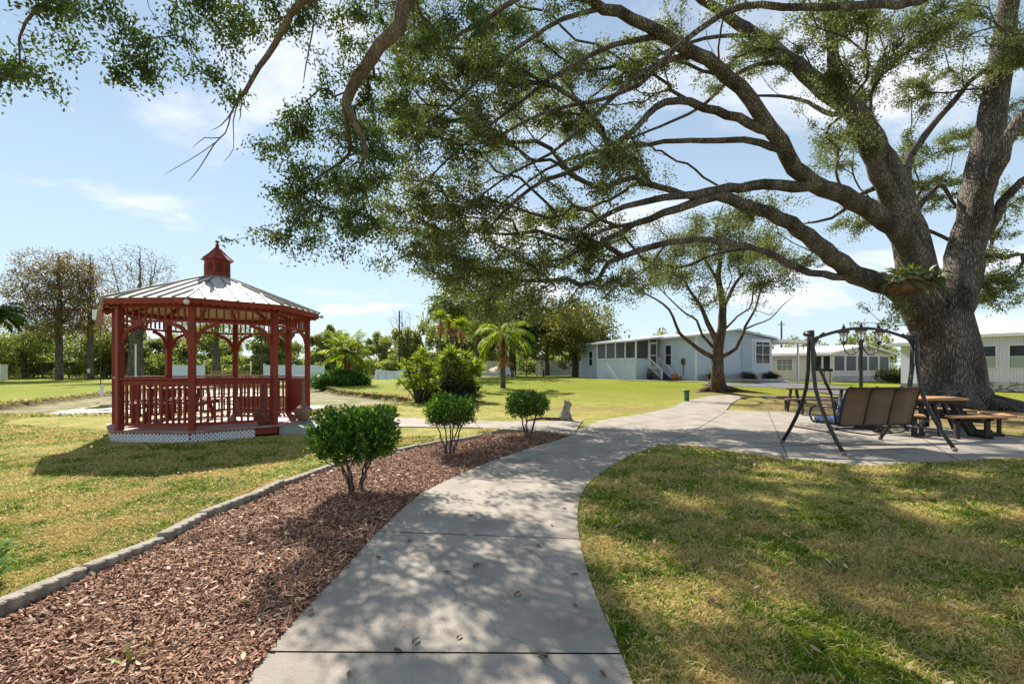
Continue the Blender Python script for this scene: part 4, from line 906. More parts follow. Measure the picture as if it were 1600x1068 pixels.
NEARC = cloud([(50, 45, 60, 60, 5, 6, 26), (15, 95, 25, 25, 5, 5.5, 8), (175, 50, 36, 60, 5.4, 6.3, 22), (150, 15, 60, 25, 5.4, 6.3, 9), (290, 40, 85, 50, 5.8, 6.8, 42), (260, 100, 45, 45, 6, 6.8, 20), (350, 90, 28, 70, 5.8, 6.4, 20), (95, 140, 12, 18, 5.2, 5.5, 3),
    (420, 25, 60, 30, 6, 7, 18), (500, 50, 60, 60, 6.6, 7.8, 36), (500, 170, 55, 60, 7, 8.6, 60), (570, 150, 40, 70, 7.5, 9, 36), (460, 290, 70, 70, 7.2, 8.8, 80), (520, 330, 70, 60, 7.4, 9, 90), (575, 300, 60, 70, 8, 9.4, 50), (600, 110, 50, 90, 7.8, 9.5, 44), (565, 265, 55, 65, 7.2, 8.8, 60), (610, 205, 45, 60, 7.6, 9, 40),
    (400, 365, 35, 12, 7, 7.4, 5), (440, 330, 30, 50, 7.2, 7.8, 18), (700, 50, 90, 60, 7.8, 9.2, 66), (800, 60, 60, 45, 8, 9.2, 36), (650, 30, 60, 40, 7.4, 8.6, 24), (560, 20, 50, 25, 7, 8, 14), (880, 20, 60, 30, 8.4, 9.4, 16), (470, 395, 14, 12, 7.4, 7.8, 3), (540, 385, 16, 12, 7.8, 8.2, 5),
    (500, -60, 350, 40, 6, 8.5, 30)], 6, .15)
tips = T.grow(NEARC, bf=.3, step=.18, sag=.02, jit=.02)
for pp in ([(374, 152, 6), (360, 180, 6), (352, 208, 6), (318, 236, 6.1), (282, 258, 6.1), (256, 273, 6.2)], [(374, 152, 6), (364, 190, 5.9), (365, 232, 5.9), (350, 252, 5.9)], [(352, 208, 6), (335, 225, 6), (312, 262, 6), (294, 284, 6)], [(368, 170, 6), (345, 196, 6), (328, 204, 6)], [(374, 152, 6), (384, 168, 6), (392, 176, 6)], [(340, 220, 6), (320, 215, 6.1), (300, 232, 6.1)], [(374, 160, 6), (376, 180, 5.9), (372, 190, 5.9)]):
    T.limb(A(pp), .011, .003, 1, step=.15, jit=.0)
T.radii(.0036, .46, .04)
T.wood('trunk', BARK4, oh)
foliage(T, tips, L_NEAR, 'crown', oh, 56, .062, .029, sp=.085, droop=.7)

# ---- helper for ordinary trees, built round the origin
def simple_tree(name, H_, tr, limbs, crown, ntip, nleaf, ln, wd, leafm, barkm, spread=.3, lean=(0, 0), bare=0., label=None, cat='tree', group=None, loc=(0, 0, 0), rz=0, trunk_r=.18, flat_=1., sp=.35, droop=.2, fork=.35):
    root = empty(name, loc, rz, label, cat, group); T = Tree()
    T.limb([(0, 0, -.3), (lean[0] * .3, lean[1] * .3, H_ * fork * .5), (lean[0] * .6, lean[1] * .6, H_ * fork)], trunk_r, trunk_r * .8, jit=.03)
    top = T.p[-1]
    T.limb([top, (lean[0] * .9, lean[1] * .9, H_ * .7), (lean[0], lean[1], H_ * .93)], trunk_r * .75, trunk_r * .12, 0, jit=.08)
    for k in range(limbs):
        a = 2 * math.pi * (k + rng.random() * .6) / max(1, limbs); z0 = H_ * rng.uniform(fork * .75, .6); i = np.array(T.p)[:, 2].searchsorted(z0) if False else int(np.argmin(abs(np.array(T.p)[:40, 2] - z0)))
        s0 = T.p[i]; rr = tr * rng.uniform(.55, .9); e = np.array([math.cos(a) * rr, math.sin(a) * rr, H_ * rng.uniform(.55, .9)])
        m_ = (s0 + e) / 2 + np.array([math.cos(a) * rr * .15, math.sin(a) * rr * .15, -H_ * .04]); T.limb([s0, m_, e], trunk_r * .30, trunk_r * .05, 1, jit=.08)
    tp = []
    for cx, cy, cz, rx, rz_, n_ in crown:
        v = rng.normal(size=(n_, 3)); v = nrm(v) * (rng.random((n_, 1)) ** .45); tp.append(v * np.array([rx, rx * flat_, rz_]) + np.array([cx, cy, cz]))
    tp = np.concatenate(tp)
    tips = T.grow(tp, bf=.3, step=H_ * .04, sag=.02, jit=.05); T.radii(.010, .42, trunk_r * .4); T.wood('trunk', barkm, root)
    if nleaf: foliage(T, [t for t in tips if rng.random() > bare], leafm, 'crown', root, nleaf, ln, wd, sp=sp, droop=droop)
    return root
def lump(n, H_, r_, zc=.62, total=200, rz_=.38):
    """crown lobes: a few ellipsoids round the trunk"""
    out = []
    for k in range(n):
        a = 2 * math.pi * k / n + rng.random(); d_ = r_ * rng.uniform(.3, .65)
        out.append((d_ * math.cos(a), d_ * math.sin(a), H_ * (zc + rng.uniform(-.16, .2)), r_ * rng.uniform(.4, .62), H_ * rz_ * rng.uniform(.4, .7), total // n))
    return out

# middle tree before the blue house: bare lower limbs, thin leafy top
mt = empty('tree', (0, 0, 0), label='half bare tree with upswept limbs in front of the blue house', cat='tree'); T = Tree(); YM = 24.5
bM = g(1121, 611)
T.limb([bM + Vector((0, 0, -.3))] + A([(1121, 585, YM), (1121, 556, YM), (1121, 540, YM), (1121, 525, YM)]), .38, .24, jit=0)
T.limb(A([(1122, 545, YM), (1128, 510, YM), (1130, 475, YM), (1122, 440, YM), (1126, 400, YM + .3), (1120, 355, YM), (1130, 320, YM)]), 0.26, 0.042, 1)
T.limb(A([(1114, 558, YM), (1090, 544, YM), (1062, 520, YM), (1052, 495, YM - .4), (1036, 474, YM - .8), (1010, 460, YM - 1), (985, 440, YM - 1.4)]), 0.133, 0.021, 1)
T.limb(A([(1130, 556, YM), (1150, 543, YM), (1160, 520, YM), (1170, 500, YM), (1182, 478, YM), (1190, 450, YM), (1215, 430, YM)]), 0.117, 0.021, 1)
T.limb(A([(1162, 515, YM), (1180, 507, YM), (1203, 498, YM), (1222, 478, YM + .3), (1240, 462, YM)]), 0.055, 0.014, 1)
T.limb(A([(1118, 530, YM), (1105, 505, YM), (1096, 480, YM), (1075, 450, YM - .5), (1060, 420, YM - .7), (1040, 395, YM - 1)]), 0.156, 0.021, 1)
T.limb(A([(1112, 540, YM), (1098, 525, YM), (1088, 500, YM), (1072, 490, YM + .5), (1050, 470, YM + 1), (1020, 440, YM + 1.2)]), 0.086, 0.021, 1)
T.limb(A([(1127, 520, YM), (1142, 505, YM), (1152, 494, YM - .3)]), 0.062, 0.042, 1)
T.limb(A([(1130, 480, YM), (1145, 450, YM), (1165, 420, YM + .5), (1178, 390, YM + .7), (1190, 350, YM + .7)]), 0.101, 0.021, 1)
T.limb(A([(1124, 440, YM), (1105, 410, YM), (1090, 375, YM), (1085, 340, YM)]), 0.094, 0.021, 1)
tips = T.grow(cloud([(1130, 400, 70, 70, 22.5, 26.5, 170), (1180, 400, 50, 50, 23, 26, 120), (1090, 350, 70, 40, 23, 26, 130), (1060, 420, 50, 50, 22.5, 25, 100), (1010, 430, 50, 50, 22.5, 25, 80), (1210, 440, 40, 50, 23, 26, 90), (1130, 480, 60, 40, 23, 26, 30)]), bf=.25, step=.4, jit=.05)
T.radii(.011, .44, .07)
def r2(mb):
    for k in range(6):
        a = k * math.pi / 3 + .3; c, s_ = math.cos(a), math.sin(a); L_ = 2.2 if k in (0, 5) else .9
        mb.tube([(bM.x + c * .2, bM.y + s_ * .2, bM.z + .55), (bM.x + c * .4, bM.y + s_ * .4, bM.z + .18), (bM.x + c * (.5 + L_ * .4), bM.y + s_ * (.5 + L_ * .4), bM.z + .02), (bM.x + c * (.5 + L_), bM.y + s_ * (.5 + L_), bM.z - .1)], [.2, .17, .1, .05], 8)
T.wood('trunk', BARK3, mt, base=r2)
foliage(T, [t for t in tips if T.p[t][2] > 4.6 and rng.random() < .8], L_OAK, 'crown', mt, 62, .11, .055, sp=.24)

# ---- palms
def palm(name, H_, nf, fl, leafm, label, loc, trunk_r=.14, arch=.5, upb=.9, group=None, fan=False, dead=0, wdt=.045, seed=1, lean=0., nl=26):
    root = empty(name, loc, 0, label, 'palm tree', group); r_ = np.random.default_rng(seed)
    if H_ > .2:
        mb = MB(); mb.tube([(lean * k / 8, 0, -.2 + (H_ + .2) * k / 8) for k in range(9)], [trunk_r * (1.25 - .45 * (k / 8) + (.25 if k == 0 else 0)) for k in range(9)], 10); mb.build('trunk', BARK2, root)
    Q = []; rd = []; dq = []; mb = MB(); top = np.array([lean, 0, H_])
    for k in range(nf + dead):
        isd = k >= nf; a = 2.4 * k + r_.random() * .4; el = (upb * (1 - (k % nf) / nf * 1.35)) if not isd else -1.25
        L_ = fl * r_.uniform(.8, 1.1); h = np.array([math.cos(a), math.sin(a), 0]); ps = []
        e = el; p = top.copy()
        n_ = 12
        for j in range(n_ + 1): ps.append(p.copy()); p = p + (h * math.cos(e) + np.array([0, 0, 1]) * math.sin(e)) * L_ / n_; e -= arch * 2.6 / n_ * (.4 + 1.2 * j / n_)
        ps = np.array(ps); mb.tube([tuple(q) for q in ps], [.018 * (1 - .8 * j / n_) + .003 for j in range(n_ + 1)], 4)
        rnd_ = r_.random() * .5
        for j in range(nl):
            f = (.55 + .45 * j / nl if fan else .12 + .88 * j / nl) * n_; i = min(int(f), n_ - 1); c = ps[i] + (ps[i + 1] - ps[i]) * (f - i); t = nrm(ps[i + 1] - ps[i]); sd = nrm(np.cross(t, [0, 0, 1.]))
            ll = L_ * (.34 if not fan else .4) * (math.sin(math.pi * min(1, .12 + .8 * j / nl)) * .9 + .15)
            for s_ in (-1, 1):
                d_ = nrm(t * (.55 + .5 * j / nl) + sd * s_ * .9 + np.array([0, 0, -.25 - .5 * r_.random()])); nn = nrm(np.cross(d_, [0, 0, 1.])) * wdt / 2
                tip = c + d_ * ll + np.array([0, 0, -.10 * ll]); m_ = c + d_ * ll * .5
                (dq if isd else Q).append([c, m_ + nn, tip, m_ - nn]);
                if not isd: rd.append(min(1, rnd_ + r_.random() * .5))
    mb.build('frond_stem', BARK2 if fan else L_PALM, root)
    quadmesh('frond', np.array(Q), leafm, root, rnd=np.array(rd))
    if dq: quadmesh('dead_frond', np.array(dq), L_DEAD, root)
    return root
def rosette(mb_q, c, n_, L_, wd, r_, down=.35):
    """stiff strap leaves radiating from one head"""
    for _ in range(n_):
        d = r_.normal(size=3); d[2] = abs(d[2]) * 1.1 - down * r_.random(); d = nrm(d); s_ = nrm(np.cross(d, r_.normal(size=3))) * wd / 2; ll = L_ * r_.uniform(.6, 1.1)
        e = np.array([0, 0, -.18 * ll]); c_ = np.array(c)
        mb_q.append([c_ - s_ * .4, c_ + d * ll * .5 - s_, c_ + d * ll + e, c_ + d * ll * .5 + s_])
def head_plant(name, stems, label, leafm, L_=.5, wd=.05, n_=90, stem_r=.05, dead=False, cat='plant', seed=3, stemm=None, down=.35):
    root = empty(name, stems[0][0], 0, label, cat); o0 = Vector(stems[0][0]); r_ = np.random.default_rng(seed); Q = []; DQ = []; mb = MB()
    for base, head in stems:
        b0 = Vector(base) - o0; h = Vector(head) - o0; mid = (b0 + h) / 2 + Vector((r_.normal() * .05, r_.normal() * .05, 0)); mb.tube([b0 + Vector((0, 0, -.1)), mid, h], [stem_r * 1.3, stem_r, stem_r * .8], 7)
        rosette(Q, tuple(h), n_, L_, wd, r_, down)
        if dead:
            for _ in range(70):
                a = r_.random() * 6.28; c_ = np.array(h) + np.array([math.cos(a) * .1, math.sin(a) * .1, -.1 - r_.random() * .5]); d = nrm(np.array([math.cos(a) * .35, math.sin(a) * .35, -1])); s_ = np.array([-math.sin(a), math.cos(a), 0]) * .03
                DQ.append([c_, c_ + d * .25 + s_, c_ + d * .55, c_ + d * .25 - s_])
    mb.build('stem', stemm or BARK2, root); quadmesh('foliage', np.array(Q), leafm, root, rnd=r_.random(len(Q)))
    if DQ: quadmesh('dead_leaves', np.array(DQ), L_DEAD, root)
    return root
p = g(542, 602); palm('palm_tree', 2.3, 28, 1.9, L_PALM, 'small feather palm on the pond bank with yellowing lower fronds', p, .20, arch=.30, upb=1.3, seed=4, dead=2, wdt=.07)
p = g(786, 606); palm('palm_tree', 3.15, 13, 2.3, L_PALM, 'slender palm with long drooping bright fronds in the middle of the lawn', p, .13, arch=.75, upb=1.0, seed=9, dead=3, wdt=.06, nl=34)
p = g(-12, 596); palm('palm_tree', 7.2, 24, 3.3, L_PALMD, 'dark bushy palm at the left edge of the view beyond the pond', p, .35, arch=.6, seed=6, dead=6, wdt=.16)
p = g(655, 588); palm('palm_tree', 6.0, 20, 2.4, L_PALMD, 'cabbage palm with ragged head left of the two spiky headed plants', Vector((-4.8, 38, .45)), .22, arch=.6, seed=8, dead=6, wdt=.1)
Y_ = 27
head_plant('yucca', [((at(690, 590, Y_).x, Y_, .3), tuple(at(688, 497, Y_)))], 'tall spiky yucca with a hanging skirt of dead leaves, left one', L_PALM, .75, .06, 220, .07, True, 'yucca', 5)
head_plant('yucca', [((at(722, 590, Y_).x, Y_ + .8, .3), tuple(at(721, 508, Y_ + .8)))], 'tall spiky yucca with a brown leaf skirt, nearer the drooping palm', L_PALM, .75, .06, 220, .07, True, 'yucca', 15)
# croton / dracaena clump and strap-leaved plants on the near bank
Yb = 19.2
stems = [((at(655, 629, Yb).x, Yb, 0), tuple(at(x_, y_, Yb + d_))) for x_, y_, d_ in ((628, 598, -.3), (640, 580, .2), (652, 562, .0), (668, 572, .4), (645, 605, -.4), (672, 590, -.2), (660, 550, .4), (634, 588, .6), (676, 606, -.3), (656, 590, -.5))]
stems += [((at(655, 629, Yb).x, Yb, 0), tuple(at(random.uniform(626, 676), random.uniform(565, 612), Yb + random.uniform(-.7, .7)))) for _ in range(12)]
head_plant('dracaena', stems, 'branching dracaena with yellow green strappy heads at the pond corner', L_PALM, .42, .05, 60, .03, False, 'plant', 7)
simple_tree('bush', 1.2, .8, 4, [(x_, 0, z_, .5, .4, 60) for x_, z_ in ((-.9, .4), (-.3, .6), (.3, .5), (.9, .45))], 1, 30, .15, .05, L_DARK, BARK3, label='low dark bush filling the foot of the strap leaved clump', cat='bush', loc=(at(700, 0, 19.8).x, 19.8, 0), trunk_r=.03, sp=.14)
Yb = 20.5
stems = [((at(705 + random.uniform(-22, 22), 612, Yb).x, Yb + random.uniform(-.6, .6), 0), tuple(at(x_, y_, Yb + d_))) for x_, y_, d_ in ((692, 566, 0), (705, 552, .3), (716, 570, -.2), (728, 560, .2), (700, 590, -.4), (720, 590, -.3), (736, 582, 0), (686, 585, .4), (712, 600, -.6), (730, 600, -.6), (694, 602, -.5))]
stems += [((at(705 + random.uniform(-30, 30), 612, Yb).x, Yb + random.uniform(-.6, .6), 0), tuple(at(random.uniform(682, 745), random.uniform(555, 608), Yb + random.uniform(-.8, .8)))) for _ in range(16)]
head_plant('strap_leaf_clump', stems, 'dense clump of strap leaved plants behind the middle clipped shrub', leafmat('strap_leaf', [(0, (.03, .06, .015)), (.5, (.12, .19, .03)), (1, (.38, .40, .05))], trans=.4), .6, .06, 85, .03, False, 'plant', 11, down=.2)

# ---- dense evergreen mass: each a tree of its own
simple_tree('bush', 1.5, 1.1, 6, [(x_, y_, z_, .62, .42, 90) for x_, y_, z_ in ((-1.3, 0, .35), (-.6, .3, .6), (.2, 0, .75), (.9, .1, .55), (1.4, .1, .35), (0, -.5, .35), (.7, -.4, .4), (-.8, -.5, .3))], 1, 26, .16, .07, L_SHRUB, BARK3, label='broad dark green bush round the foot of the small bank palm', cat='bush', loc=g(530, 603), trunk_r=.05, sp=.14)
simple_tree('oak_tree', 10.5, 7, 7, lump(9, 10.5, 6, .60, 280, .42), 1, 62, .30, .17, L_DARK, BARK3, label='dark dense evergreen tree behind the drooping palm shading the lawn chairs', loc=(at(800, 580, 52).x, 54, .5), trunk_r=.5, sp=.5, fork=.26)
simple_tree('oak_tree', 9, 6, 7, lump(8, 9, 5.5, .52, 260, .5), 1, 60, .28, .16, L_OLIVE, BARK3, label='olive green tree standing against the left end of the blue house', loc=(at(905, 588, 47).x, 50, .5), trunk_r=.38, sp=.45, fork=.3)
simple_tree('oak_tree', 11, 6, 7, lump(8, 11, 5, .62, 220, .45), 1, 55, .26, .15, L_WOOD, BARK3, label='tall olive tree rising behind the two yuccas', loc=(at(745, 588, 46).x, 47, .5), trunk_r=.35, sp=.45, fork=.3)
simple_tree('oak_tree', 9, 5, 6, lump(7, 9.5, 4.5, .68, 170, .36), 1, 50, .26, .15, L_OLIVE, BARK3, label='olive tree over the pale vinyl fence right of the drooping palm', loc=(at(860, 588, 52).x, 57, .5), trunk_r=.3, sp=.45, fork=.3)
# left of the pond
simple_tree('cypress_tree', 16, 4.5, 9, [(0, 0, 13, 4.2, 2.4, 300), (-1, 0, 10, 5.6, 2.6, 420), (.6, 0, 7, 5.2, 2.2, 300)], 1, 26, .22, .12, L_BROWN, BARK2, label='tall russet leaved tree with grey fluted trunk beyond the pond at left', loc=(at(92, 592, 56).x, 56, 0), trunk_r=.40, sp=.38, fork=.5)
simple_tree('cypress_tree', 16.4, 1.8, 8, [(0, 0, 12, 2.7, 3.8, 260), (0, 0, 8, 3, 2.5, 200)], 1, 8, .22, .12, L_BROWN, BARK2, label='slim bare cypress between the russet tree and the gazebo', loc=(at(141, 592, 58).x, 58, 0), trunk_r=.34, sp=.35, fork=.6)
simple_tree('cypress_tree', 15.8, 3.2, 8, [(-.2, 0, 12.2, 4.4, 3.2, 900)], 1, 2, .20, .11, L_BROWN, BARK2, label='leafless round topped tree rising over the left side of the gazebo roof', loc=(at(219, 592, 54).x, 54, 0), trunk_r=.30, sp=.3, fork=.5)
simple_tree('cypress_tree', 11, 3.5, 10, [(0, 0, 8, 3.5, 2.6, 120)], 1, 14, .24, .13, L_BROWN, BARK2, label='leaning grey trunk seen through the left bay of the gazebo', loc=(at(203, 592, 50).x, 50, 0), trunk_r=.42, sp=.4, fork=.5, lean=(.9, 0))
simple_tree('oak_tree', 8, 5, 7, lump(8, 8, 5, .55, 260, .55), 1, 60, .28, .15, L_WOOD, BARK3, label='leafy light green tree just left of the gazebo beyond the pond', loc=(at(165, 592, 66).x, 66, 0), trunk_r=.3, sp=.45, fork=.25)
simple_tree('oak_tree', 9, 6, 7, lump(8, 9, 6, .55, 240, .55), 1, 60, .28, .15, L_WOOD, BARK3, label='broad green tree beyond the pond between the left palm and russet tree', loc=(at(40, 592, 66).x, 66, 0), trunk_r=.4, sp=.45, fork=.25)
simple_tree('young_tree', 9.2, 2.2, 12, [(0, 0, 6.5, 2.2, 2.6, 130)], 1, 2, .16, .1, L_WOOD, BARK3, label='thin leafless tree beside the tall utility pole beyond the lawn', loc=(at(628, 588, 60).x, 60, .45), trunk_r=.12, sp=.3, fork=.4)
simple_tree('oak_tree', 9.5, 5, 8, [(0, 0, 6, 4.5, 2.5, 260)], 1, 24, .22, .12, L_WOOD, BARK2, label='spreading grey limbed tree seen through the middle bay of the gazebo', loc=(at(338, 588, 58).x, 58, .1), trunk_r=.5, sp=.4, fork=.3)

# ---- the far wood reads as one mass
def wood(name, spots, leafm, label, dens=1500, lsz=.30):
    C = []; rd = []; mb = MB()
    for x, y, h, r_ in spots:
        z0 = ground(x, y); k = int(dens * (h * r_ / 24)); nl = 9
        for j in range(nl):
            v = rng.normal(size=(k // nl, 3)); v = nrm(v) * (rng.random((k // nl, 1)) ** .4)
            c = np.array([x + rng.uniform(-.6, .6) * r_, y + rng.uniform(-.5, .5) * r_, z0 + h * (.12 + .72 * (j + .5) / nl)]); rr = r_ * rng.uniform(.35, .6) * (1.15 - .7 * j / nl)
            C.append(c + v * np.array([rr, rr, h * .13])); rd.append(np.clip(rng.random(k // nl) * .6 + rng.uniform(0, .5), 0, 1))
        mb.tube([(x, y, z0 - .2), (x + .2, y, z0 + h * .5), (x, y, z0 + h * .9)], [.16, .1, .02], 5, mi=1)
    C = np.concatenate(C); n_ = len(C); q = leaf_quads(C, np.full(n_, lsz), np.full(n_, lsz * .6), droop=.1)
    o = quadmesh(name, q, [leafm], rnd=np.concatenate(rd)); tag(o, label, 'woodland', kind='stuff'); return o
sp_ = []
for px in np.arange(-140, 170, 24): sp_.append((at(px, 0, 74).x + rng.normal(), 74 + rng.uniform(-4, 6), rng.uniform(5.5, 8.5), 4.2))
for px in np.arange(170, 520, 20): sp_.append((at(px, 0, 72).x + rng.normal(), 72 + rng.uniform(-4, 6), rng.uniform(5.5, 9.5), 3.8))
for px in np.arange(490, 720, 15): sp_.append((at(px, 0, 72).x + rng.normal(), 72 + rng.uniform(-5, 6), rng.uniform(6, 9.3), 3.0))
for px in np.arange(700, 960, 22): sp_.append((at(px, 0, 76).x + rng.normal(), 76 + rng.uniform(-5, 6), rng.uniform(8, 10.5), 3.8))
wood('woodland', sp_, L_WOOD, 'mixed green woodland behind the pond and lawn', 3200, .36)
sp_ = []
for px in np.arange(-60, 960, 14): sp_.append((at(px, 0, 66).x + rng.normal(), 67 + rng.uniform(-2, 2), rng.uniform(2.4, 4.6), 2.8))
wood('undergrowth', sp_, L_WOOD, 'low scrubby undergrowth at the foot of the far woodland', 2600, .28)
sp_ = []
for px in np.arange(960, 1760, 20): sp_.append((at(px, 0, 84).x + rng.normal(), 84 + rng.uniform(-6, 8), rng.uniform(5.5, 9.3) * (1.08 if px > 1540 else 1), 3.4))
wood('woodland', sp_, L_WOOD, 'hazy line of trees behind the mobile homes', 900, .4)

# ================================================================ HOUSES
def siding(name, c, c2, pitch=.2, vertical=False, amt=.5):
    m = mat(name, c, .55, c2, ns=1.2); t = m.node_tree; n = t.nodes; l = t.links; b = n['Principled BSDF']
    tcn = n.new('ShaderNodeTexCoord'); sx = n.new('ShaderNodeSeparateXYZ'); l.new(tcn.outputs['Object'], sx.inputs[0])
    mm = n.new('ShaderNodeMath'); mm.operation = 'DIVIDE'; mm.inputs[1].default_value = pitch
    if vertical:
        ad = n.new('ShaderNodeMath'); ad.operation = 'ADD'; l.new(sx.outputs[0], ad.inputs[0]); l.new(sx.outputs[1], ad.inputs[1]); l.new(ad.outputs[0], mm.inputs[0])
    else: l.new(sx.outputs[2], mm.inputs[0])
    fr_ = n.new('ShaderNodeMath'); fr_.operation = 'FRACT'; l.new(mm.outputs[0], fr_.inputs[0])
    bp = n.new('ShaderNodeBump'); bp.inputs['Strength'].default_value = amt; bp.inputs['Distance'].default_value = .03; bp.invert = True
    l.new(fr_.outputs[0], bp.inputs['Height']); l.new(bp.outputs[0], b.inputs['Normal'])
    # the lap leaves a thin joint line
    gt = n.new('ShaderNodeMath'); gt.operation = 'GREATER_THAN'; gt.inputs[1].default_value = .90; l.new(fr_.outputs[0], gt.inputs[0])
    src = b.inputs['Base Color'].links[0].from_socket; mx = n.new('ShaderNodeMix'); mx.data_type = 'RGBA'; mx.blend_type = 'MULTIPLY'; l.new(gt.outputs[0], mx.inputs[0]); l.new(src, mx.inputs[6]); mx.inputs[7].default_value = (.72, .74, .78, 1); l.new(mx.outputs[2], b.inputs['Base Color'])
    return m
def glassm(name, c=(.025, .032, .045), r_=.1): return mat(name, c, r_, spec=.22)
GLASS = glassm('window_glass'); SCREEN = mat('porch_screen', (.07, .075, .08), .5)
BLUEW = siding('blue_siding', (.47, .53, .61), (.51, .57, .65)); STONE = mat('skirting_stone', (.50, .49, .47), .85, (.36, .36, .36), ns=5, lo=.45, hi=.55, bump=.5, bs=8)
SHINGLE = mat('pale_roof', (.62, .63, .66), .6, (.55, .56, .60), ns=2); WSID = siding('white_siding', (.67, .67, .77), (.63, .63, .73)); WRIB = siding('white_ribbed_panel', (.69, .66, .78), (.65, .62, .74), .14, True, .9)
CREAM = siding('cream_siding', (.70, .60, .58), (.66, .56, .54), .22); ROOFW = mat('white_roof_metal', (.78, .74, .74), .5, (.70, .66, .66), ns=2)
UV = Vector((.905, .425, 0)); TV = Vector((-.425, .905, 0))          # across the gable ends / along the long walls
ROT = math.atan2(.425, .905)
def house(name, corner, wid, lng, zb, zw, zr, wallm, roofm, label, over=.35, fas=.16):
    """local frame: x across the gable end, y along the long wall, origin at the corner nearest the camera."""
    root = empty(name, (corner[0], corner[1], 0), ROT, label, 'house')
    mb = MB(); v = [(0, 0, zb), (wid, 0, zb), (wid, 0, zw), (wid / 2, 0, zr), (0, 0, zw)]; v += [(a, lng, c) for a, b_, c in v]
    mb.add(v, [(0, 1, 2, 3, 4), (9, 8, 7, 6, 5), (0, 4, 9, 5), (1, 6, 7, 2)]); mb.build('wall', wallm, root)
    mb = MB(); sl = (zr - zw) / (wid / 2); o = over
    pr = [(-o, zw - o * sl), (wid / 2, zr), (wid + o, zw - o * sl)]
    v = [(a, y, c + d) for y in (-o, lng + o) for d in (.02, fas) for a, c in pr]
    mb.add(v, [(3, 4, 10, 9), (4, 5, 11, 10), (0, 6, 7, 1), (1, 7, 8, 2), (0, 1, 4, 3), (1, 2, 5, 4), (6, 9, 10, 7), (7, 10, 11, 8), (0, 3, 9, 6), (2, 8, 11, 5)]); mb.build('roof', roofm, root)
    return root
def window(root, face, pos, z0, wd, ht, nx=1, nz=1, fr_=.07, wid=None, glass=None, blind=None):
    """face 'l': on the long wall x=0, pos along y; face 'e': on the end wall y=0, pos along x."""
    f = MB(); gl_ = MB()
    def P(u, d, z): return (-d, u, z) if face == 'l' else (u, -d, z)
    def bx(f_, u0, u1, z_0, z_1, d0, d1):
        c = P((u0 + u1) / 2, (d0 + d1) / 2, (z_0 + z_1) / 2); s_ = (abs(d1 - d0), abs(u1 - u0), abs(z_1 - z_0)) if face == 'l' else (abs(u1 - u0), abs(d1 - d0), abs(z_1 - z_0)); f_.box(c, s_)
    u0, u1, z1 = pos, pos + wd, z0 + ht
    for a in ((u0 - fr_, u0, z0 - fr_, z1 + fr_), (u1, u1 + fr_, z0 - fr_, z1 + fr_), (u0, u1, z0 - fr_, z0), (u0, u1, z1, z1 + fr_)): bx(f, *a, -.02, .06)
    for k in range(1, nx): c = u0 + wd * k / nx; bx(f, c - .022, c + .022, z0, z1, .01, .05)
    for k in range(1, nz): c = z0 + ht * k / nz; bx(f, u0, u1, c - .018, c + .018, .012, .046)
    o = f.build('window', WHITE, root); bx(gl_, u0, u1, z0, z1, .006, .02); gg = gl_.build('pane', glass or GLASS, o)
    if blind:
        b_ = MB(); bx(b_, u0 + .02, u1 - .02, z0 + .02, z0 + ht * blind, .022, .028); b_.build('blind', mat('blind', (.30, .36, .33), .6, spec=.9), o)
    return o

# blue house with screened porch
zb = .42; zw = 3.72
bh = house('house', (13.4, 34.7), 8.0, 14.8, zb, zw, 4.25, BLUEW, SHINGLE, 'long pale blue house with screened porch, steps and stone skirting', .4)
mb = MB(); mb.box((4.0, -.012, zb + .28), (8.04, .06, .62)); mb.build('skirting', STONE, bh)
mb = MB(); mb.box((-.012, 7.4, zb + .06), (.05, 14.8, .16)); mb.build('skirting', STONE, bh)
for x_, y_ in ((-.03, -.03), (8.03, -.03), (-.03, 14.83)): mb = MB(); mb.box((x_, y_, (zb + zw) / 2), (.12, .12, zw - zb)); mb.build('corner_trim', WHITE, bh)
# bay window at the right of the gable end
mb = MB(); mb.prism([(4.7, -.02), (5.2, -.55), (7.3, -.55), (7.8, -.02)], zb + .62, zw - .05); bay = mb.build('bay', BLUEW, bh)
mb = MB(); mb.prism([(4.72, -.02), (5.22, -.53), (7.28, -.53), (7.78, -.02)], zb, zb + .62); mb.build('bay_skirting', STONE, bh)
ww = window(bh, 'e', 5.55, zb + 1.35, 1.55, 1.35, 2, 2); ww.location.y = -.56
ww = window(bh, 'e', 5.55, zb + 2.78, 1.55, .22, 2, 1); ww.location.y = -.56
window(bh, 'e', 1.8, zb + 1.3, .9, 1.3, 1, 2)
window(bh, 'l', 2.45, zb + 1.25, .62, 1.5, 1, 2); window(bh, 'l', 13.0, zb + 1.25, .6, 1.35, 1, 2)
# porch
px0, py0, py1 = -2.5, 3.63, 8.7; fz = zb + 1.0
mb = MB(); mb.box((px0 / 2, (py0 + py1) / 2, fz - .06), (-px0, py1 - py0, .12)); mb.build('porch_floor', WHITE, bh)
mb = MB(); mb.box((px0, (py0 + py1) / 2, (zb + fz + .78) / 2 - .05), (.10, py1 - py0, fz + .78 - zb)); mb.box((px0 / 2 - .6, py0, (zb + fz + .78) / 2 - .05), (-px0 - 1.25, .10, fz + .78 - zb)); mb.box((-.6, py0 + .01, (zb + fz) / 2), (1.2, .09, fz - zb)); mb.build('porch_wall', BLUEW, bh)
mb = MB(); ztop = zw - .04
for y_ in np.linspace(py0, py1, 5): mb.box((px0, y_, (fz + ztop) / 2 + .1), (.10, .10, ztop - fz - .2))
for x_ in (-1.25, -.45): mb.box((x_, py0, (fz + ztop) / 2), (.07, .09, ztop - fz))
mb.box((px0, (py0 + py1) / 2, fz + .76), (.14, py1 - py0 + .1, .06)); mb.build('porch_post', WHITE, bh)
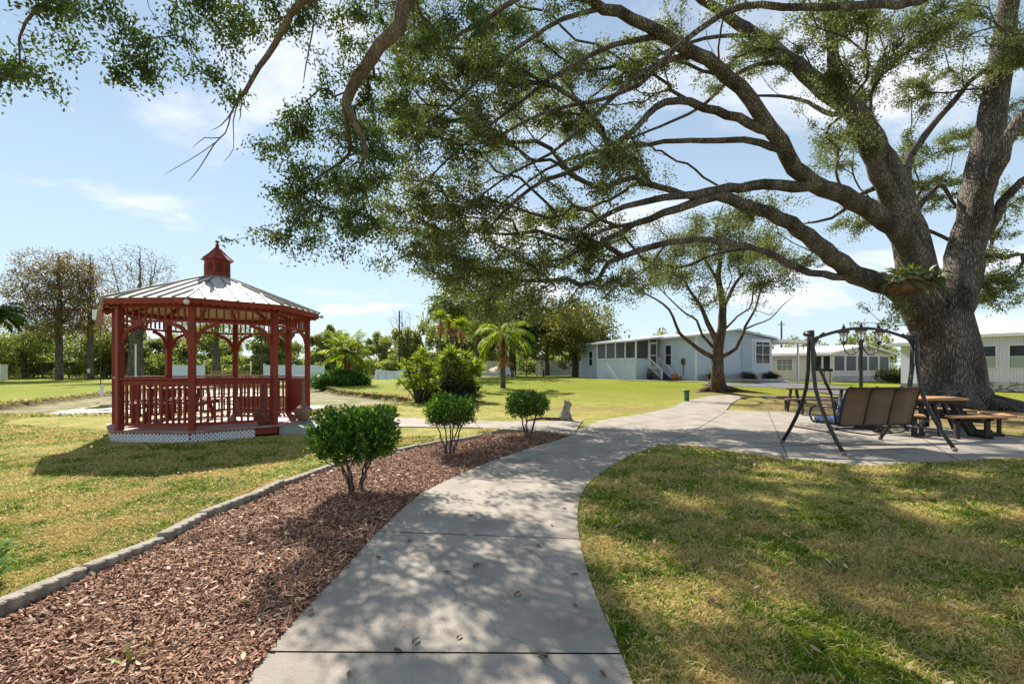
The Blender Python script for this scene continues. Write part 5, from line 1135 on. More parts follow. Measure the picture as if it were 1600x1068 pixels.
mb = MB(); o = .35; v = [(px0 - o, py0 - o, ztop - .22), (px0 - o, py1 + o, ztop - .22), (.0, py1 + o, ztop + .12), (.0, py0 - o, ztop + .12)]; mb.add(v + [(a, b_, c + .14) for a, b_, c in v], [(3, 2, 1, 0), (4, 5, 6, 7), (0, 1, 5, 4), (1, 2, 6, 5), (2, 3, 7, 6), (3, 0, 4, 7)]); mb.build('porch_roof', SHINGLE, bh)
scm = bpy.data.materials.new('insect_screen'); scm.use_nodes = True; b = scm.node_tree.nodes['Principled BSDF']; b.inputs['Base Color'].default_value = (.06, .065, .07, 1); b.inputs['Alpha'].default_value = .5
mb = MB(); mb.box((px0 + .02, (py0 + py1) / 2, (fz + .8 + ztop - .2) / 2), (.004, py1 - py0, ztop - fz - 1.0)); mb.box((-1.9, py0 + .02, (fz + .8 + ztop - .1) / 2), (1.2, .004, ztop - fz - .9)); mb.build('porch_screen', scm, bh)
mb = MB(); zc = fz + 1.0
for a in ((-1.2, -1.12, fz, fz + 2.0), (-.52, -.44, fz, fz + 2.0), (-1.12, -.52, fz, fz + .1), (-1.12, -.52, fz + 1.9, fz + 2.0), (-1.12, -.52, zc - .05, zc + .03)): mb.box(((a[0] + a[1]) / 2, py0 - .06, (a[2] + a[3]) / 2), (a[1] - a[0], .04, a[3] - a[2]))
dr = mb.build('screen_door', WHITE, bh); mb = MB(); mb.box((-.82, py0 - .05, fz + 1.0), (.6, .006, 1.8)); mb.build('door_screen', SCREEN, dr)
mb = MB()
for k in range(6): mb.box((-.85, py0 - .2 - k * .25, fz - .1 - k * .165), (1.0, .27, .05)); mb.box((-.85, py0 - .08 - k * .25, fz - .19 - k * .165), (.98, .02, .15))
for x_ in (-1.36, -.34): mb.bar((x_, py0 - .05, fz - .12), (x_, py0 - 1.6, zb + .05), .04, .22)
mb.build('steps', mat('step_paint', (.10, .12, .14), .6), bh)
mb = MB()
for x_ in (-1.36, -.34):
    mb.bar((x_, py0 - .1, fz + .85), (x_, py0 - 1.6, zb + .85), .05, .05); mb.bar((x_, py0 - .1, fz + .15), (x_, py0 - 1.6, zb + .18), .04, .04)
    for k in range(12): f = k / 11; mb.bar((x_, py0 - .1 - 1.5 * f, fz + .12 - (fz - zb) * f), (x_, py0 - .1 - 1.5 * f, fz + .85 - (fz - zb) * f), .025 if 0 < k < 11 else .08, .025 if 0 < k < 11 else .08, up=(1, 0, 0))
mb.build('stair_rail', WHITE, bh)
mb = MB()
for y_, w_, h_ in ((4.6, .9, 2.0), (7.6, .7, 1.3)): mb.box((-.03, y_, fz + h_ / 2 + .02 + (.6 if h_ < 1.5 else 0)), (.05, w_, h_))
mb.build('porch_doorway', GLASS, bh)
# carport
mb = MB(); mb.box((8.0 + 1.75, 4, zw - .16), (3.6, 9.5, .24)); mb.build('carport_roof', ROOFW, bh)
for x_, y_ in ((10.8, -.4), (10.8, 4), (10.8, 8.4)):
    mb = MB(); mb.box((x_, y_, (.2 + zw - .28) / 2), (.13, .13, zw - .48)); mb.build('carport_post', WHITE, bh)
def vents(root, pts):
    for x_, y_, z_ in pts: mb = MB(); mb.tube([(x_, y_, z_ - .3), (x_, y_, z_ + .35)], .06, 8); mb.lathe([(.11, .33), (.11, .40), (.02, .46)], (x_, y_, z_), n=10); mb.build('vent_pipe', BARK2, root)
def meter(root, x_, y_, z_):
    mb = MB(); mb.box((x_, y_, z_), (.10, .32, .42)); mb.tube([(x_, y_, z_ - .2), (x_, y_, z_ - 1.0)], .025, 6); mb.tube([(x_ - .05, y_, z_ + .05), (x_ - .13, y_, z_ + .05)], .10, 12); mb.build('electric_meter', BARK2, root)
def gutter(root, x_, y0, y1, z_, down):
    mb = MB(); mb.box((x_, (y0 + y1) / 2, z_), (.10, y1 - y0, .09)); [mb.box((x_ + .25, y_, z_ / 2 + .1), (.06, .08, z_ - .2)) for y_ in down]; mb.build('gutter', WHITE, root)
vents(bh, [(2.2, 4, 4.1), (2.8, 11, 4.15), (5.5, 7, 4.1)]); meter(bh, -.07, 1.2, 1.9)
# planters / bushes at the foot of the gable end
def local(px, py, h): return Vector((13.4, 34.7, 0)) + UV * px + TV * py + Vector((0, 0, h))
for k, (x_, lab, n_) in enumerate(((.9, 'dark rounded shrub at the left corner of the blue gable wall', 3), (4.2, 'dark rounded shrub just right of the half bare tree trunk', 3), (6.8, 'low dark shrub below the bay window of the blue house', 2))):
    simple_tree('shrub', .8, .4, 4, [(0, 0, .45, .5, .32, 60), (.35, 0, .35, .35, .25, 40)], 1, 20, .10, .05, L_DARK, BARK3, label=lab, cat='shrub', loc=local(x_, -.9, .38), trunk_r=.03, sp=.12)
mb = MB(); mb.box((3.9, -1.35, .42 + .06), (7.6, .16, .22)); o = mb.build('planter_wall', STONE, loc=(13.4, 34.7, 0), rz=ROT); tag(o, 'low pale stone border wall round the bed under the blue gable', 'border wall')
mb = MB(); mb.lathe([(.12, 0), (.24, .10), (.27, .28), (.24, .42), (.17, .46), (.19, .50), (.16, .5)], n=16); mb.box((.35, 0, .15), (.3, .25, .3)); o = mb.build('planter', mat('terracotta', (.45, .13, .06), .7, (.35, .10, .05), ns=6), loc=local(-.9, 1.2, ground(12.5, 35.5))); tag(o, 'terracotta planter beside the blue house wall near the corner', 'planter')
mb = MB(); mb.lathe([(.2, 0), (.28, .3), (.26, .55), (.22, .55)], n=14); o = mb.build('planter', DARK, loc=local(-2.0, 2.6, ground(11, 36))); tag(o, 'dark plant pot standing left of the porch steps', 'planter')

# cream house with sunroom windows
Cc = (29.0, 43.2)
ch = house('house', Cc, 9.2, 16, .15, 2.75, 3.45, CREAM, ROOFW, 'cream mobile home with a row of sunroom windows beyond the lamp post', .5, .2)
for k in range(5): window(ch, 'e', .25 + k * 1.78, 1.18, 1.5, 1.35, 1, 1, .09)
window(ch, 'l', .14, 1.12, .62, 1.4, 1, 1, .07); window(ch, 'l', .92, 1.12, .66, 1.4, 1, 1, .07)
window(ch, 'l', 3.75, 1.2, 1.6, 1.1, 3, 2, .08, glass=mat('louvre_glass', (.22, .24, .22), .2, spec=.8))
mb = MB(); mb.box((4.6, -.015, .42), (9.2, .05, .55)); mb.build('skirting', STONE, ch)
mb = MB(); mb.box((4.6, -.04, 2.72), (9.4, .06, .08)); mb.build('trim', WHITE, ch)
vents(ch, [(2, 4, 3.2), (3, 8, 3.25)]); gutter(ch, -.5, -.3, 16, 2.66, (7.2,))
# white house on the right
wh = house('house', (27.9 + .425 * 0.0, 26.0), 8, 2.6, .1, 3.2, 3.75, WRIB, ROOFW, 'white ribbed mobile home on block skirting behind the oak trunk', .3, .2)
# long wall seen beside the trunk continues both ways
mb = MB(); mb.box((4.0, -3.5, 1.65), (8.0, 7.0, 3.1)); mb.build('wall', WRIB, wh)
mb = MB(); mb.box((3.7, -3.8, 3.27), (9.0, 7.0, .16)); mb.build('eave', ROOFW, wh)
mb = MB(); mb.box((-.03, -.5, .36), (.06, 6.2, .52)); mb.box((-.03, -4.5, .36), (.062, 1.9, .52)); mb.build('skirting', mat('block_skirting', (.52, .50, .47), .85, (.20, .19, .18), ns=3.5, lo=.5, hi=.56, bump=.4, stretch=(1, 1, 2)), wh)
for y_, w_ in ((1.12, .66), (-.38, .92), (-2.6, 1.1)): window(wh, 'l', y_, 1.45, w_, 1.2, 1, 2, .06, blind=.48)
wl = MB(); wl.box((4.5, 4.3, 1.6), (8.4, 3.2, 2.5)); wl.build('side_wing', WSID, wh)
mb = MB(); mb.box((4.2, 4.4, 2.93), (9.6, 3.9, .2)); mb.build('wing_eave', ROOFW, wh)
ww = window(wh, 'l', 4.62, 1.6, .5, 1.1, 1, 2, .06); ww.location.x = .3
mb = MB(); mb.box((.27, 4.3, .25), (.06, 3.2, .35)); mb.build('wing_skirting', CONC2, wh)

vents(wh, [(2.4, -2, 3.5), (3, 3.2, 3.3)])
# ================================================================ SMALL THINGS IN THE DISTANCE
def simple(name, label, cat, m, fn, loc=(0, 0, 0), rz=0, group=None, bevel=0):
    mb = MB(); fn(mb); o = mb.build(name, m, loc=loc, rz=rz, bevel=bevel); return tag(o, label, cat, group)
VIN = mat('vinyl_fence', (.60, .61, .64), .5, (.55, .56, .60), ns=2); VINB = mat('white_panel', (.62, .70, .80), .35, (.58, .66, .77), ns=2)
def panel_fence(name, a, b_, h, m, label, pitch=2.4, sep=True):
    a = Vector(a); b_ = Vector(b_); root = empty(name, (a.x, a.y, 0), 0, label, 'fence'); n_ = max(1, round((b_ - a).length / pitch)); d = (b_ - a) / n_; z = lambda p: ground(p.x, p.y)
    for k in range(n_ + 1):
        p = a + d * k; mb = MB(); mb.box((p.x - a.x, p.y - a.y, z(p) + h / 2 + .04), (.14, .14, h + .08)); mb.box((p.x - a.x, p.y - a.y, z(p) + h + .1), (.17, .17, .05)); mb.build('post', m, root)
        if k < n_:
            q = p + d; mb = MB(); mb.bar((p.x - a.x, p.y - a.y, z(p) + h / 2), (q.x - a.x, q.y - a.y, z(q) + h / 2), .05, h - .06)
            for zz in (.08, h - .08): mb.bar((p.x - a.x, p.y - a.y, z(p) + zz), (q.x - a.x, q.y - a.y, z(q) + zz), .09, .12)
            mb.build('panel', m, root)
    return root
f1, f2, f3 = at(745, 0, 58), at(912, 0, 57), at(800, 0, 58)
panel_fence('fence', (at(756, 0, 58).x, 58, 0), (at(800, 0, 58).x, 58, 0), 1.8, VIN, 'pale vinyl fence behind the white lawn chairs')
panel_fence('fence', (at(838, 0, 58).x, 58, 0), (at(915, 0, 57).x, 57, 0), 1.85, VIN, 'pale vinyl privacy fence running up to the blue house')
panel_fence('fence', (at(413, 0, 50).x, 50, 0), (at(506, 0, 50).x, 50, 0), 1.75, VINB, 'bluish white panel fence right of the gazebo beyond the pond', 3.1)
panel_fence('fence', (at(262, 0, 50).x, 50, 0), (at(319, 0, 50).x, 50, 0), 1.75, VINB, 'short bluish white panel seen through the left gazebo bays', 3.8)
# wooden bridge rail beyond the pond
def rail(mb):
    for k in range(26): mb.box((k * .17, 0, .55), (.09, .05, 1.0))
    mb.box((2.1, 0, 1.08), (4.5, .12, .07)); mb.box((2.1, 0, .15), (4.5, .06, .09))
simple('deck_rail', 'sandy brown wooden slatted rail beyond the pond seen through the gazebo', 'railing', mat('sandy_timber', (.36, .25, .13), .8, (.28, .19, .10), ns=4), rail, (at(328, 0, 49).x, 49, .0))
simple('timber_box', 'tan slatted timber box behind the gazebo bench on the pond side', 'box', mat('tan_plank', (.34, .26, .15), .8), lambda mb: [mb.box((k * .16, 0, .3), (.145, .04, .66)) for k in range(8)] + [mb.box((.56, .25, .62), (1.35, .5, .04)), mb.box((-.1, .25, .3), (.04, .5, .62)), mb.box((1.23, .25, .3), (.04, .5, .62))], (GAZ[0] - .75, GAZ[1] + 2.1, 0), 0)
for px, h, Y_, lab in ((212, 3.6, 45, 'white post beside grey trunks seen through the left gazebo bay'), (392, 2.1, 50, 'slim white post left of the bluish panel fence'), (159, .5, 24, 'short pale stake at the pond edge left of the gazebo'), (802, 2.0, 56, 'white post left of the dark gap in the vinyl fence'), (810, 2.0, 57, 'white post in the shade beside the dark picnic table'), (843, 2.1, 56.5, 'white post at the right side of the shaded gap')):
    x_ = at(px, 0, Y_).x; simple('post', lab, 'post', WHITE, lambda mb: (mb.box((0, 0, h / 2), (.10, .10, h)), mb.box((0, 0, h + .02), (.14, .14, .05))), (x_, Y_, ground(x_, Y_)))
# utility poles
for px, top, Y_, lab, r_ in ((624, 487, 62, 'tall thin dark utility pole beyond the lawn left of the palms', .11), (1221, 503, 70, 'pale utility pole rising above the carport roof', .14), (409, 520, 60, 'grey pole behind the right bays of the gazebo', .12)):
    x_ = at(px, 0, Y_).x; h = at(px, top, Y_).z; simple('utility_pole', lab, 'pole', BARK3 if px < 1000 else BARK2, lambda mb: (mb.tube([(0, 0, 0), (0, 0, h * .5), (0, 0, h)], [r_ * 1.2, r_, r_ * .8], 10), mb.bar((-.5, 0, h - .5), (.5, 0, h - .5), .09, .1)) if px > 1000 else mb.tube([(0, 0, 0), (0, 0, h * .5), (0, 0, h)], [r_ * 1.2, r_, r_ * .8], 10), (x_, Y_, ground(x_, Y_)))
# board on a pole left of the gazebo
x_ = at(157, 0, 40).x; sb = empty('sign', (x_, 40, 0), label='brown and white board on a tall pole just left of the gazebo roof', cat='sign')
mb = MB(); mb.tube([(0, 0, -.1), (0, 0, 6.3)], .03, 8); mb.build('pole', BARK2, sb)
mb = MB(); mb.box((-.42, 0, 5.9), (.5, .06, .85)); mb.build('board', WHITE, sb); mb = MB(); mb.box((-.0, -.07, 5.6), (.55, .06, 1.25), M=Matrix.Rotation(R(8), 4, 'Y')); mb.build('board', mat('brown_board', (.30, .12, .07), .7), sb)
# low white cover stretched over legs
def cover(mb):
    n_ = 14; v = []; 
    for k in range(n_ + 1):
        x_ = k * .33; z_ = 1.15 - .28 * math.sin(math.pi * k / n_) + .22 * k / n_; v += [(x_, 0, z_), (x_ - .05, -.5, .02), (x_, .06, z_), (x_, .06, .02)]
    for k in range(n_): o_ = k * 4; mb.add([v[o_], v[o_ + 1], v[o_ + 5], v[o_ + 4]], [(0, 1, 2, 3)]); mb.add([v[o_ + 2], v[o_ + 3], v[o_ + 7], v[o_ + 6]], [(3, 2, 1, 0)]); mb.add([v[o_], v[o_ + 2], v[o_ + 6], v[o_ + 4]], [(0, 1, 2, 3)])
cv = empty('tarpaulin', (at(587, 0, 54).x, 54, ground(-15, 54)), label='sagging white tarpaulin stretched between posts beyond the lawn', cat='tarpaulin')
mb = MB(); cover(mb); mb.build('sheet', WHITE, cv)
mb = MB()
for x_ in (.4, 1.3, 2.2, 3.1, 4.0): mb.tube([(x_, -.56, 0), (x_, -.50, .82)], .02, 5)
mb.bar((.4, -.52, .8), (2.2, -.52, .8), .02, .03); mb.build('stake', BLK, cv)
# white lawn chairs, dark table, swing frame in the shade
def chair(mb):
    for k in range(5): mb.bar((-.24 + k * .12, .22, .30), (-.28 + k * .14, .42, 1.0), .10, .02, up=(0, 1, .2))
    for k in range(5): mb.box((0, -.25 + k * .11, .36 - k * .015), (.55, .095, .02))
    for s_ in (-1, 1): mb.box((s_ * .34, .0, .58), (.12, .72, .03)); mb.bar((s_ * .3, -.32, 0), (s_ * .3, -.30, .57), .04, .09); mb.bar((s_ * .3, .40, 0), (s_ * .3, .30, .6), .04, .09)
for px, Y_, rz, lab in ((757, 46, .3, 'white slatted lawn chair in the shade, leftmost of three'), (773, 45, -.2, 'white slatted lawn chair facing the lawn, middle of three'), (797, 47, .8, 'white slatted lawn chair just right of the palm trunk')):
    x_ = at(px, 0, Y_).x; simple('lawn_chair', lab, 'chair', WHITE, chair, (x_, Y_, ground(x_, Y_)), rz, 'white lawn chairs under the dark tree')
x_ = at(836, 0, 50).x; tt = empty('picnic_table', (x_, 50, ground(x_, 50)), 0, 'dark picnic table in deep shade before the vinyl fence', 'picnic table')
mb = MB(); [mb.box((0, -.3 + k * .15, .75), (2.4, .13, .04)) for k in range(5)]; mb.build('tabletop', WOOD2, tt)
for s_ in (-1, 1):
    mb = MB(); mb.box((0, s_ * .72, .45), (2.4, .26, .04)); mb.build('bench', WOOD2, tt)
    mb = MB(); mb.bar((s_ * .9, -.75, 0), (s_ * .9, -.2, .72), .08, .08); mb.bar((s_ * .9, .75, 0), (s_ * .9, .2, .72), .08, .08); mb.bar((s_ * .9, -.8, .4), (s_ * .9, .8, .4), .05, .08); mb.build('leg', BLK, tt)
# mailboxes by the street
for px, lab in ((1288, 'small dark mailbox on a thin post, left of the pair'), (1297, 'small dark mailbox on a thin post, right of the pair')):
    Y_ = 36; x_ = at(px, 0, Y_).x; r_ = empty('mailbox', (x_, Y_, ground(x_, Y_)), 0, lab, 'mailbox', 'mailboxes before the cream house')
    mb = MB(); mb.box((0, 0, .5), (.05, .05, 1.0)); mb.build('post', BARK2, r_); mb = MB(); mb.box((0, 0, 1.06), (.17, .4, .13)); mb.tube([(0, -.2, 1.125), (0, .2, 1.125)], .085, 12); mb.build('box', BLK, r_)
# dark hedge by the cream house
simple_tree('hedge', 1.5, .8, 4, [(x_, 0, .7, .7, .55, 70) for x_ in (-.8, 0, .8)], 1, 34, .14, .07, L_DARK, BARK3, label='squarish dark hedge between the cream and white mobile homes', cat='hedge', loc=(at(1397, 0, 40).x, 40, ground(29, 40)), trunk_r=.04, sp=.16)
# fenced white box at the far left edge
simple('utility_cabinet', 'white cabinet with dark slots cut by the left edge of the view', 'cabinet', [WHITE, BLK], lambda mb: (mb.box((0, 0, .9), (1.1, .7, 1.7)), mb.box((0, -.36, 1.35), (.7, .03, .18), mi=1), mb.box((0, -.36, .55), (.8, .03, .10), mi=1), mb.box((0, 0, 1.78), (1.2, .8, .08))), (at(-1, 0, 52).x, 52, 0))
# open shed under the russet tree
sh = empty('shelter', (at(100, 0, 68).x, 67, 0), label='small timber shelter in the shade behind the russet tree', cat='shelter')
mb = MB(); mb.box((0, 0, 2.2), (6.5, 3, .12)); mb.build('roof', CONC2, sh)
for x_ in (-2.8, -.9, .9, 2.8): mb = MB(); mb.box((x_, -1.2, 1.08), (.15, .15, 2.16)); mb.build('post', WOOD2, sh)
simple('notice', 'small white notice nailed to the slim cypress trunk', 'notice', WHITE, lambda mb: (mb.box((0, 0, 0), (.32, .03, .5)), mb.box((0, -.02, .17), (.26, .02, .04))), (at(138, 0, 57.5).x, 57.55, 1.4 - (579 - 575) / 745 * 57.5))
# green utility marker by the footpath
GRN = mat('green_plastic', (.03, .14, .045), .5); q = g(1073, 627); um = empty('utility_pedestal', q, .3, 'small green utility pedestal beside the footpath', 'utility pedestal')
mb = MB(); mb.box((0, 0, .20), (.16, .14, .44)); mb.build('body', GRN, um, bevel=.01); mb = MB(); mb.box((-.03, 0, .45), (.26, .17, .06)); mb.build('cap', GRN, um, bevel=.01)

# stone statue of a seated dog by the side path
q = g(884, 657); ms = bpy.data.metaballs.new('mb'); mo = bpy.data.objects.new('mb', ms); col.objects.link(mo); ms.resolution = .02; ms.threshold = .6
for x_, y_, z_, r_, sx, sy, sz in ((0, .05, .13, .16, 1, 1.1, .9), (.0, -.0, .26, .13, 1, .9, 1.2), (0, -.03, .36, .10, 1, 1, 1), (0, -.05, .45, .105, 1, 1.05, .95), (0, -.13, .43, .055, 1, 1.3, .8), (-.06, -.09, .10, .055, 1, 1, 1.9), (.06, -.09, .10, .055, 1, 1, 1.9), (-.11, .02, .08, .08, 1, 1.4, 1), (.11, .02, .08, .08, 1, 1.4, 1), (-.07, -.02, .53, .04, .8, .6, 1.4), (.07, -.02, .53, .04, .8, .6, 1.4), (-.07, -.13, .03, .045, 1, 1.4, .8), (.07, -.13, .03, .045, 1, 1.4, .8)):
    e = ms.elements.new(type='ELLIPSOID'); e.co = (x_, y_, z_); e.radius = r_ * 1.5; e.size_x, e.size_y, e.size_z = sx, sy, sz
bpy.context.view_layer.update(); dg = bpy.context.evaluated_depsgraph_get(); me = bpy.data.meshes.new_from_object(mo.evaluated_get(dg)); bpy.data.objects.remove(mo)
for p_ in me.polygons: p_.use_smooth = True
me.materials.append(mat('mossy_stone', (.34, .32, .26), .9, (.16, .17, .12), ns=9, bump=.7, bs=30)); o = bpy.data.objects.new('statue', me); col.objects.link(o); o.location = q; o.rotation_euler.z = .9; tag(o, 'small weathered stone statue of a seated dog beside the side path', 'statue')
simple('driftwood', 'pale fallen branch lying left of the dog statue', 'driftwood', BARK2, lambda mb: mb.tube([(-.9, 0, .02), (-.5, .05, .06), (-.1, 0, .05), (.25, .06, .04)], [.02, .04, .05, .03], 8), q + Vector((-.15, -.05, 0)))
0 and simple('driftwood', 'flat grey branch lying on the lawn before the swing', 'driftwood', BARK2, lambda mb: mb.tube([(-.45, .05, .03), (-.1, 0, .05), (.5, -.06, .03)], [.03, .05, .02], 8), g(1405, 754))

# ================================================================ CLIPPED SHRUBS IN THE BED
def clipped(loc, w_, d_, zlo, zhi, label, seed, nst=6, n_=520, rough=.0, shoots=0, ln=.05):
    root = empty('shrub', loc, 0, label, 'shrub', 'clipped shrubs in the mulch bed'); zlo += .03; r_ = np.random.default_rng(seed); T = Tree()
    base = T.node((0, 0, -.05), -1, .03); st = []
    for k in range(nst):
        a = 2 * math.pi * k / nst + r_.random(); rr = .05 + .05 * r_.random(); p0 = (math.cos(a) * rr, math.sin(a) * rr, -.03)
        T.p.append(np.array(p0)); T.par.append(-1); T.r.append(.014); T.pl.append(0); par = len(T.p) - 1
        for f in np.linspace(.15, 1, 7): par = T.node((math.cos(a) * (rr + f ** 1.4 * w_ * .24) + r_.normal() * .012, math.sin(a) * (rr + f ** 1.4 * d_ * .24) + r_.normal() * .012, f * (zlo + .12)), par, .013 * (1 - .35 * f))
    v = r_.uniform(-1, 1, (n_ * 3, 3)); v = v[(np.abs(v) ** 3.2).sum(1) < 1][:n_]; sh = np.abs(v).max(1) > .55; v = v[sh | (r_.random(len(v)) < .35)]
    P_ = v * np.array([w_ / 2, d_ / 2, (zhi - zlo) / 2]) + np.array([0, 0, (zhi + zlo) / 2]); P_ *= 1 + r_.normal(size=P_.shape) * (.02 + rough)
    if shoots:
        u = r_.uniform(-.45, .45, (shoots, 2)); P_ = np.vstack([P_, np.stack([u[:, 0] * w_, u[:, 1] * d_, zhi + r_.random(shoots) * .07], 1)])
    tips = T.grow(P_, bf=.35, step=.08, sag=.0, jit=.006); T.radii(.0016, .45, .012); T.wood('stem', BARK2, root)
    C = []; O = []; A_ = np.array(T.p)
    for t in tips:
        k = 17; a = A_[t]; d = a - A_[T.par[t]]; d = d / (np.linalg.norm(d) + 1e-6); C.append(a + r_.normal(size=(k, 3)) * .028 + d * .01); O.append(np.tile(d * .7 + nrm(a - np.array([0, 0, zlo]))[None] * .5, (k, 1)))
    C = np.concatenate(C); O = np.concatenate(O); q = leaf_quads(C, np.full(len(C), ln), np.full(len(C), ln * .45), droop=-.35, spread=.8, out=O)
    quadmesh('foliage', q, L_SHRUB, root, rnd=np.clip(r_.random(len(C)) ** 1.3, 0, 1)); return root
z_ = .012
p = g(560, 770); clipped((p.x - .03, p.y, z_), .88, .8, .37, .84, 'largest and nearest clipped shrub with loose fresh shoots in the mulch bed', 21, 7, 640, .05, 60, .056)
p = g(707, 710); clipped((p.x - .03, p.y, z_), .78, .72, .46, .88, 'middle clipped shrub with a flat topped head on thin bare stems', 22, 6, 520, .02, 16, .045)
p = g(824, 683); clipped((p.x, p.y, z_), .86, .76, .40, .86, 'farthest clipped shrub, box shaped, near where the paths meet', 23, 6, 520, .015, 18, .045)
# leafy plant at the left edge, snake-plant shoot
def rosette_plant(loc, n_, L_, wd, label, leafm, seed, name='plant', up=.6, stem=.25):
    r_ = np.random.default_rng(seed); root = empty(name, loc, 0, label, 'plant'); mb = MB(); Q = []
    for k in range(n_):
        a = 2.4 * k; z0 = stem * k / n_; e = up * r_.uniform(.5, 1.2); d = np.array([math.cos(a) * math.cos(e), math.sin(a) * math.cos(e), math.sin(e)]); s_ = nrm(np.cross(d, [0, 0, 1.])); c = np.array([0, 0, z0]); ll = L_ * r_.uniform(.75, 1.1); nn = nrm(np.cross(s_, d))
        pts = [c + d * ll * t + nn * -.28 * ll * t * t for t in (0, .25, .5, .75, 1)]; ws = [.15, .8, 1, .7, .05]
        vs = []; 
        for p_, w_ in zip(pts, ws): vs += [tuple(p_ - s_ * wd / 2 * w_ + nn * .12 * wd * w_), tuple(p_), tuple(p_ + s_ * wd / 2 * w_ + nn * .12 * wd * w_)]
        mb.add(vs, [(i * 3 + j, i * 3 + j + 1, i * 3 + j + 4, i * 3 + j + 3) for i in range(4) for j in range(2)], 0, True)
    mb.build('foliage', leafm, root)
    if stem > .05: mb = MB(); mb.tube([(0, 0, -.05), (0, 0, stem)], .01, 6); mb.build('stem', leafm, root)
    return root
BROAD = leafmat('broad_leaf', [(0, (.07, .17, .02)), (1, (.07, .17, .02))], rough=.55, trans=.35, spec=.12)
p = g(-14, 912); rosette_plant((p.x, p.y, 0), 24, .17, .055, 'glossy broad leaved plant on the grass at the left edge of the view', BROAD, 5, up=.8, stem=.26)
p = g(204, 1046); rosette_plant((p.x, p.y, .0), 5, .13, .018, 'small yellow green shoot sprouting from the mulch near the camera', mat('shoot', (.30, .32, .05), .5, (.12, .2, .03), ns=20), 8, 'shoot', up=1.4, stem=0)
for k, (px, py) in enumerate(((191, 893), (415, 937), (433, 972), (286, 1038))):
    p = g(px, py); rosette_plant((p.x, p.y, .01), 9, .05, .014, ('tiny green weed beside the edging blocks in the mulch', 'tiny green weed in the mulch just left of the path', 'tiny green weed at the path edge in the mulch', 'tiny green weed low in the near mulch')[k], BROAD, 30 + k, 'weed', up=.7, stem=0)
# leaves fallen on the path
LFM = mat('dry_leaf', (.16, .09, .05), .6, (.26, .17, .11), ns=20); pr_ = None
near_ = ((650, 1010), (622, 1028), (718, 1003), (847, 1034), (898, 903), (899, 955), (744, 890), (942, 1064), (592, 877), (486, 967), (545, 1066), (881, 798), (735, 810), (862, 825), (640, 850), (843, 859), (761, 772), (1010, 668), (700, 900), (808, 935))
for k, (px, py) in enumerate(sorted(near_, key=lambda q: -q[1])):
    p = g(px, py)
    if pr_ is None:
        mb = MB(); n_ = 9; v = []
        for i in range(n_):
            f = i / (n_ - 1); wv = .013 * math.sin(math.pi * min(1, f * .96 + .02)) ** .7
            v += [(-.03 + .06 * f, -wv, .010 + .006 * math.sin(3 * f)), (-.03 + .06 * f, 0, .002 + .004 * f), (-.03 + .06 * f, wv, .012 + .005 * math.cos(2 * f))]
        mb.add(v, [(i * 3 + j, i * 3 + j + 1, i * 3 + j + 4, i * 3 + j + 3) for i in range(n_ - 1) for j in range(2)], 0, True); mb.tube([(-.045, 0, .006), (-.03, 0, .003)], .0012, 4); pr_ = mb.build('fallen_leaf', LFM); o = pr_
    else: o = pr_.copy(); col.objects.link(o)
    o.location = (p.x, p.y, .024); s_ = random.uniform(.6, 1.1); o.scale = (s_,) * 3; o.rotation_euler.z = random.uniform(0, 6.28)
    tag(o, f'curled brown leaf fallen on the concrete path, {ordn[k]} nearest the camera', 'leaf', 'fallen leaves on the path')

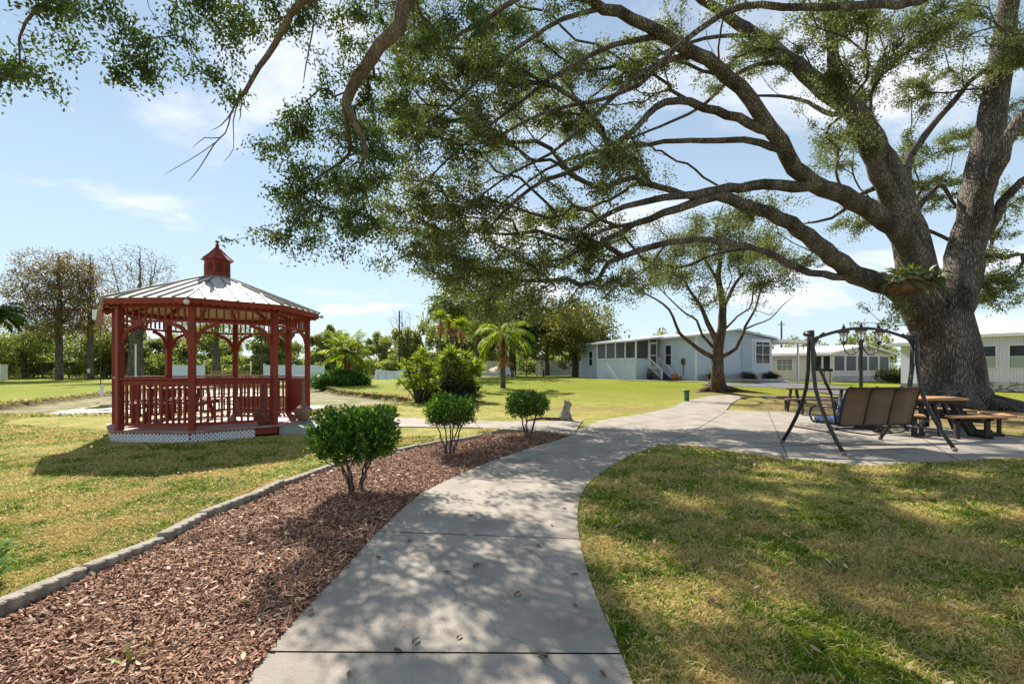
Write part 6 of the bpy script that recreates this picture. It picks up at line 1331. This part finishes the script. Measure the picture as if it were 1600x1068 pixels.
# ================================================================ STAGHORN FERN ON THE OAK
fc = at(1420, 442, 15.45); sf = empty('staghorn_fern', fc, 0, 'large staghorn fern with brown shield leaves lodged in the oak fork', 'fern'); r_ = np.random.default_rng(4)
def blob(mb, c, rad, n1=10, n2=16, seed=0, fl=.25):
    rr = np.random.default_rng(seed); v = []
    for i in range(n1 + 1):
        t_ = math.pi * i / n1
        for j in range(n2):
            a = 2 * math.pi * j / n2; k_ = 1 + fl * math.sin(3 * a + seed + 2 * t_) * math.sin(t_) * .5 + rr.normal() * fl * .15; v.append((c[0] + rad[0] * k_ * math.sin(t_) * math.cos(a), c[1] + rad[1] * k_ * math.sin(t_) * math.sin(a), c[2] + rad[2] * k_ * math.cos(t_)))
    mb.add(v, [(i * n2 + j, (i + 1) * n2 + j, (i + 1) * n2 + (j + 1) % n2, i * n2 + (j + 1) % n2) for i in range(n1) for j in range(n2)], 0, True)
mb = MB(); blob(mb, (.05, 0, -.08), (.55, .38, .22), seed=1); blob(mb, (-.2, -.15, -.14), (.32, .25, .14), seed=2); mb.build('shield_leaf', mat('dry_shield', (.17, .08, .04), .8, (.08, .04, .025), ns=5, bump=.8, bs=8), sf)
mb = MB(); [blob(mb, (-.42 + .115 * k, -.24 + .05 * (k % 3), .04 + .05 * (k % 2) + .012 * k), (.13, .10, .09), 8, 10, seed=k + 3, fl=.7) for k in range(8)]; mb.build('pale_shield_leaf', mat('pale_shield', (.30, .29, .21), .8, (.09, .12, .07), ns=9, bump=.6, bs=12), sf)
Q = []
for k in range(230):
    a = r_.uniform(0, 6.28); e = r_.uniform(-.9, 1.2); d = np.array([math.cos(a) * math.cos(e), math.sin(a) * math.cos(e) * .8 - .25, math.sin(e)]); c = np.array([r_.uniform(-.5, .5), r_.uniform(-.3, .1), r_.uniform(-.05, .15)]); ll = r_.uniform(.25, .62); s_ = nrm(np.cross(d, r_.normal(size=3))) * .035; d = nrm(d); m_ = c + d * ll * .6; tip = c + d * ll + np.array([0, 0, -.16 * ll])
    Q.append([c - s_ * .4, m_ - s_, m_ + s_, c + s_ * .4]); Q.append([m_ - s_, tip - s_ * 1.6, m_ + d * .05, m_]); Q.append([m_ + s_, tip + s_ * 1.6, m_ + d * .05, m_])
sf.scale = (1.3, 1.2, 1.25)
quadmesh('frond', np.array(Q), leafmat('fern_frond', [(0, (.03, .05, .02)), (.6, (.07, .10, .03)), (1, (.22, .24, .10))], trans=.2), sf, rnd=np.repeat(r_.random(230), 3))
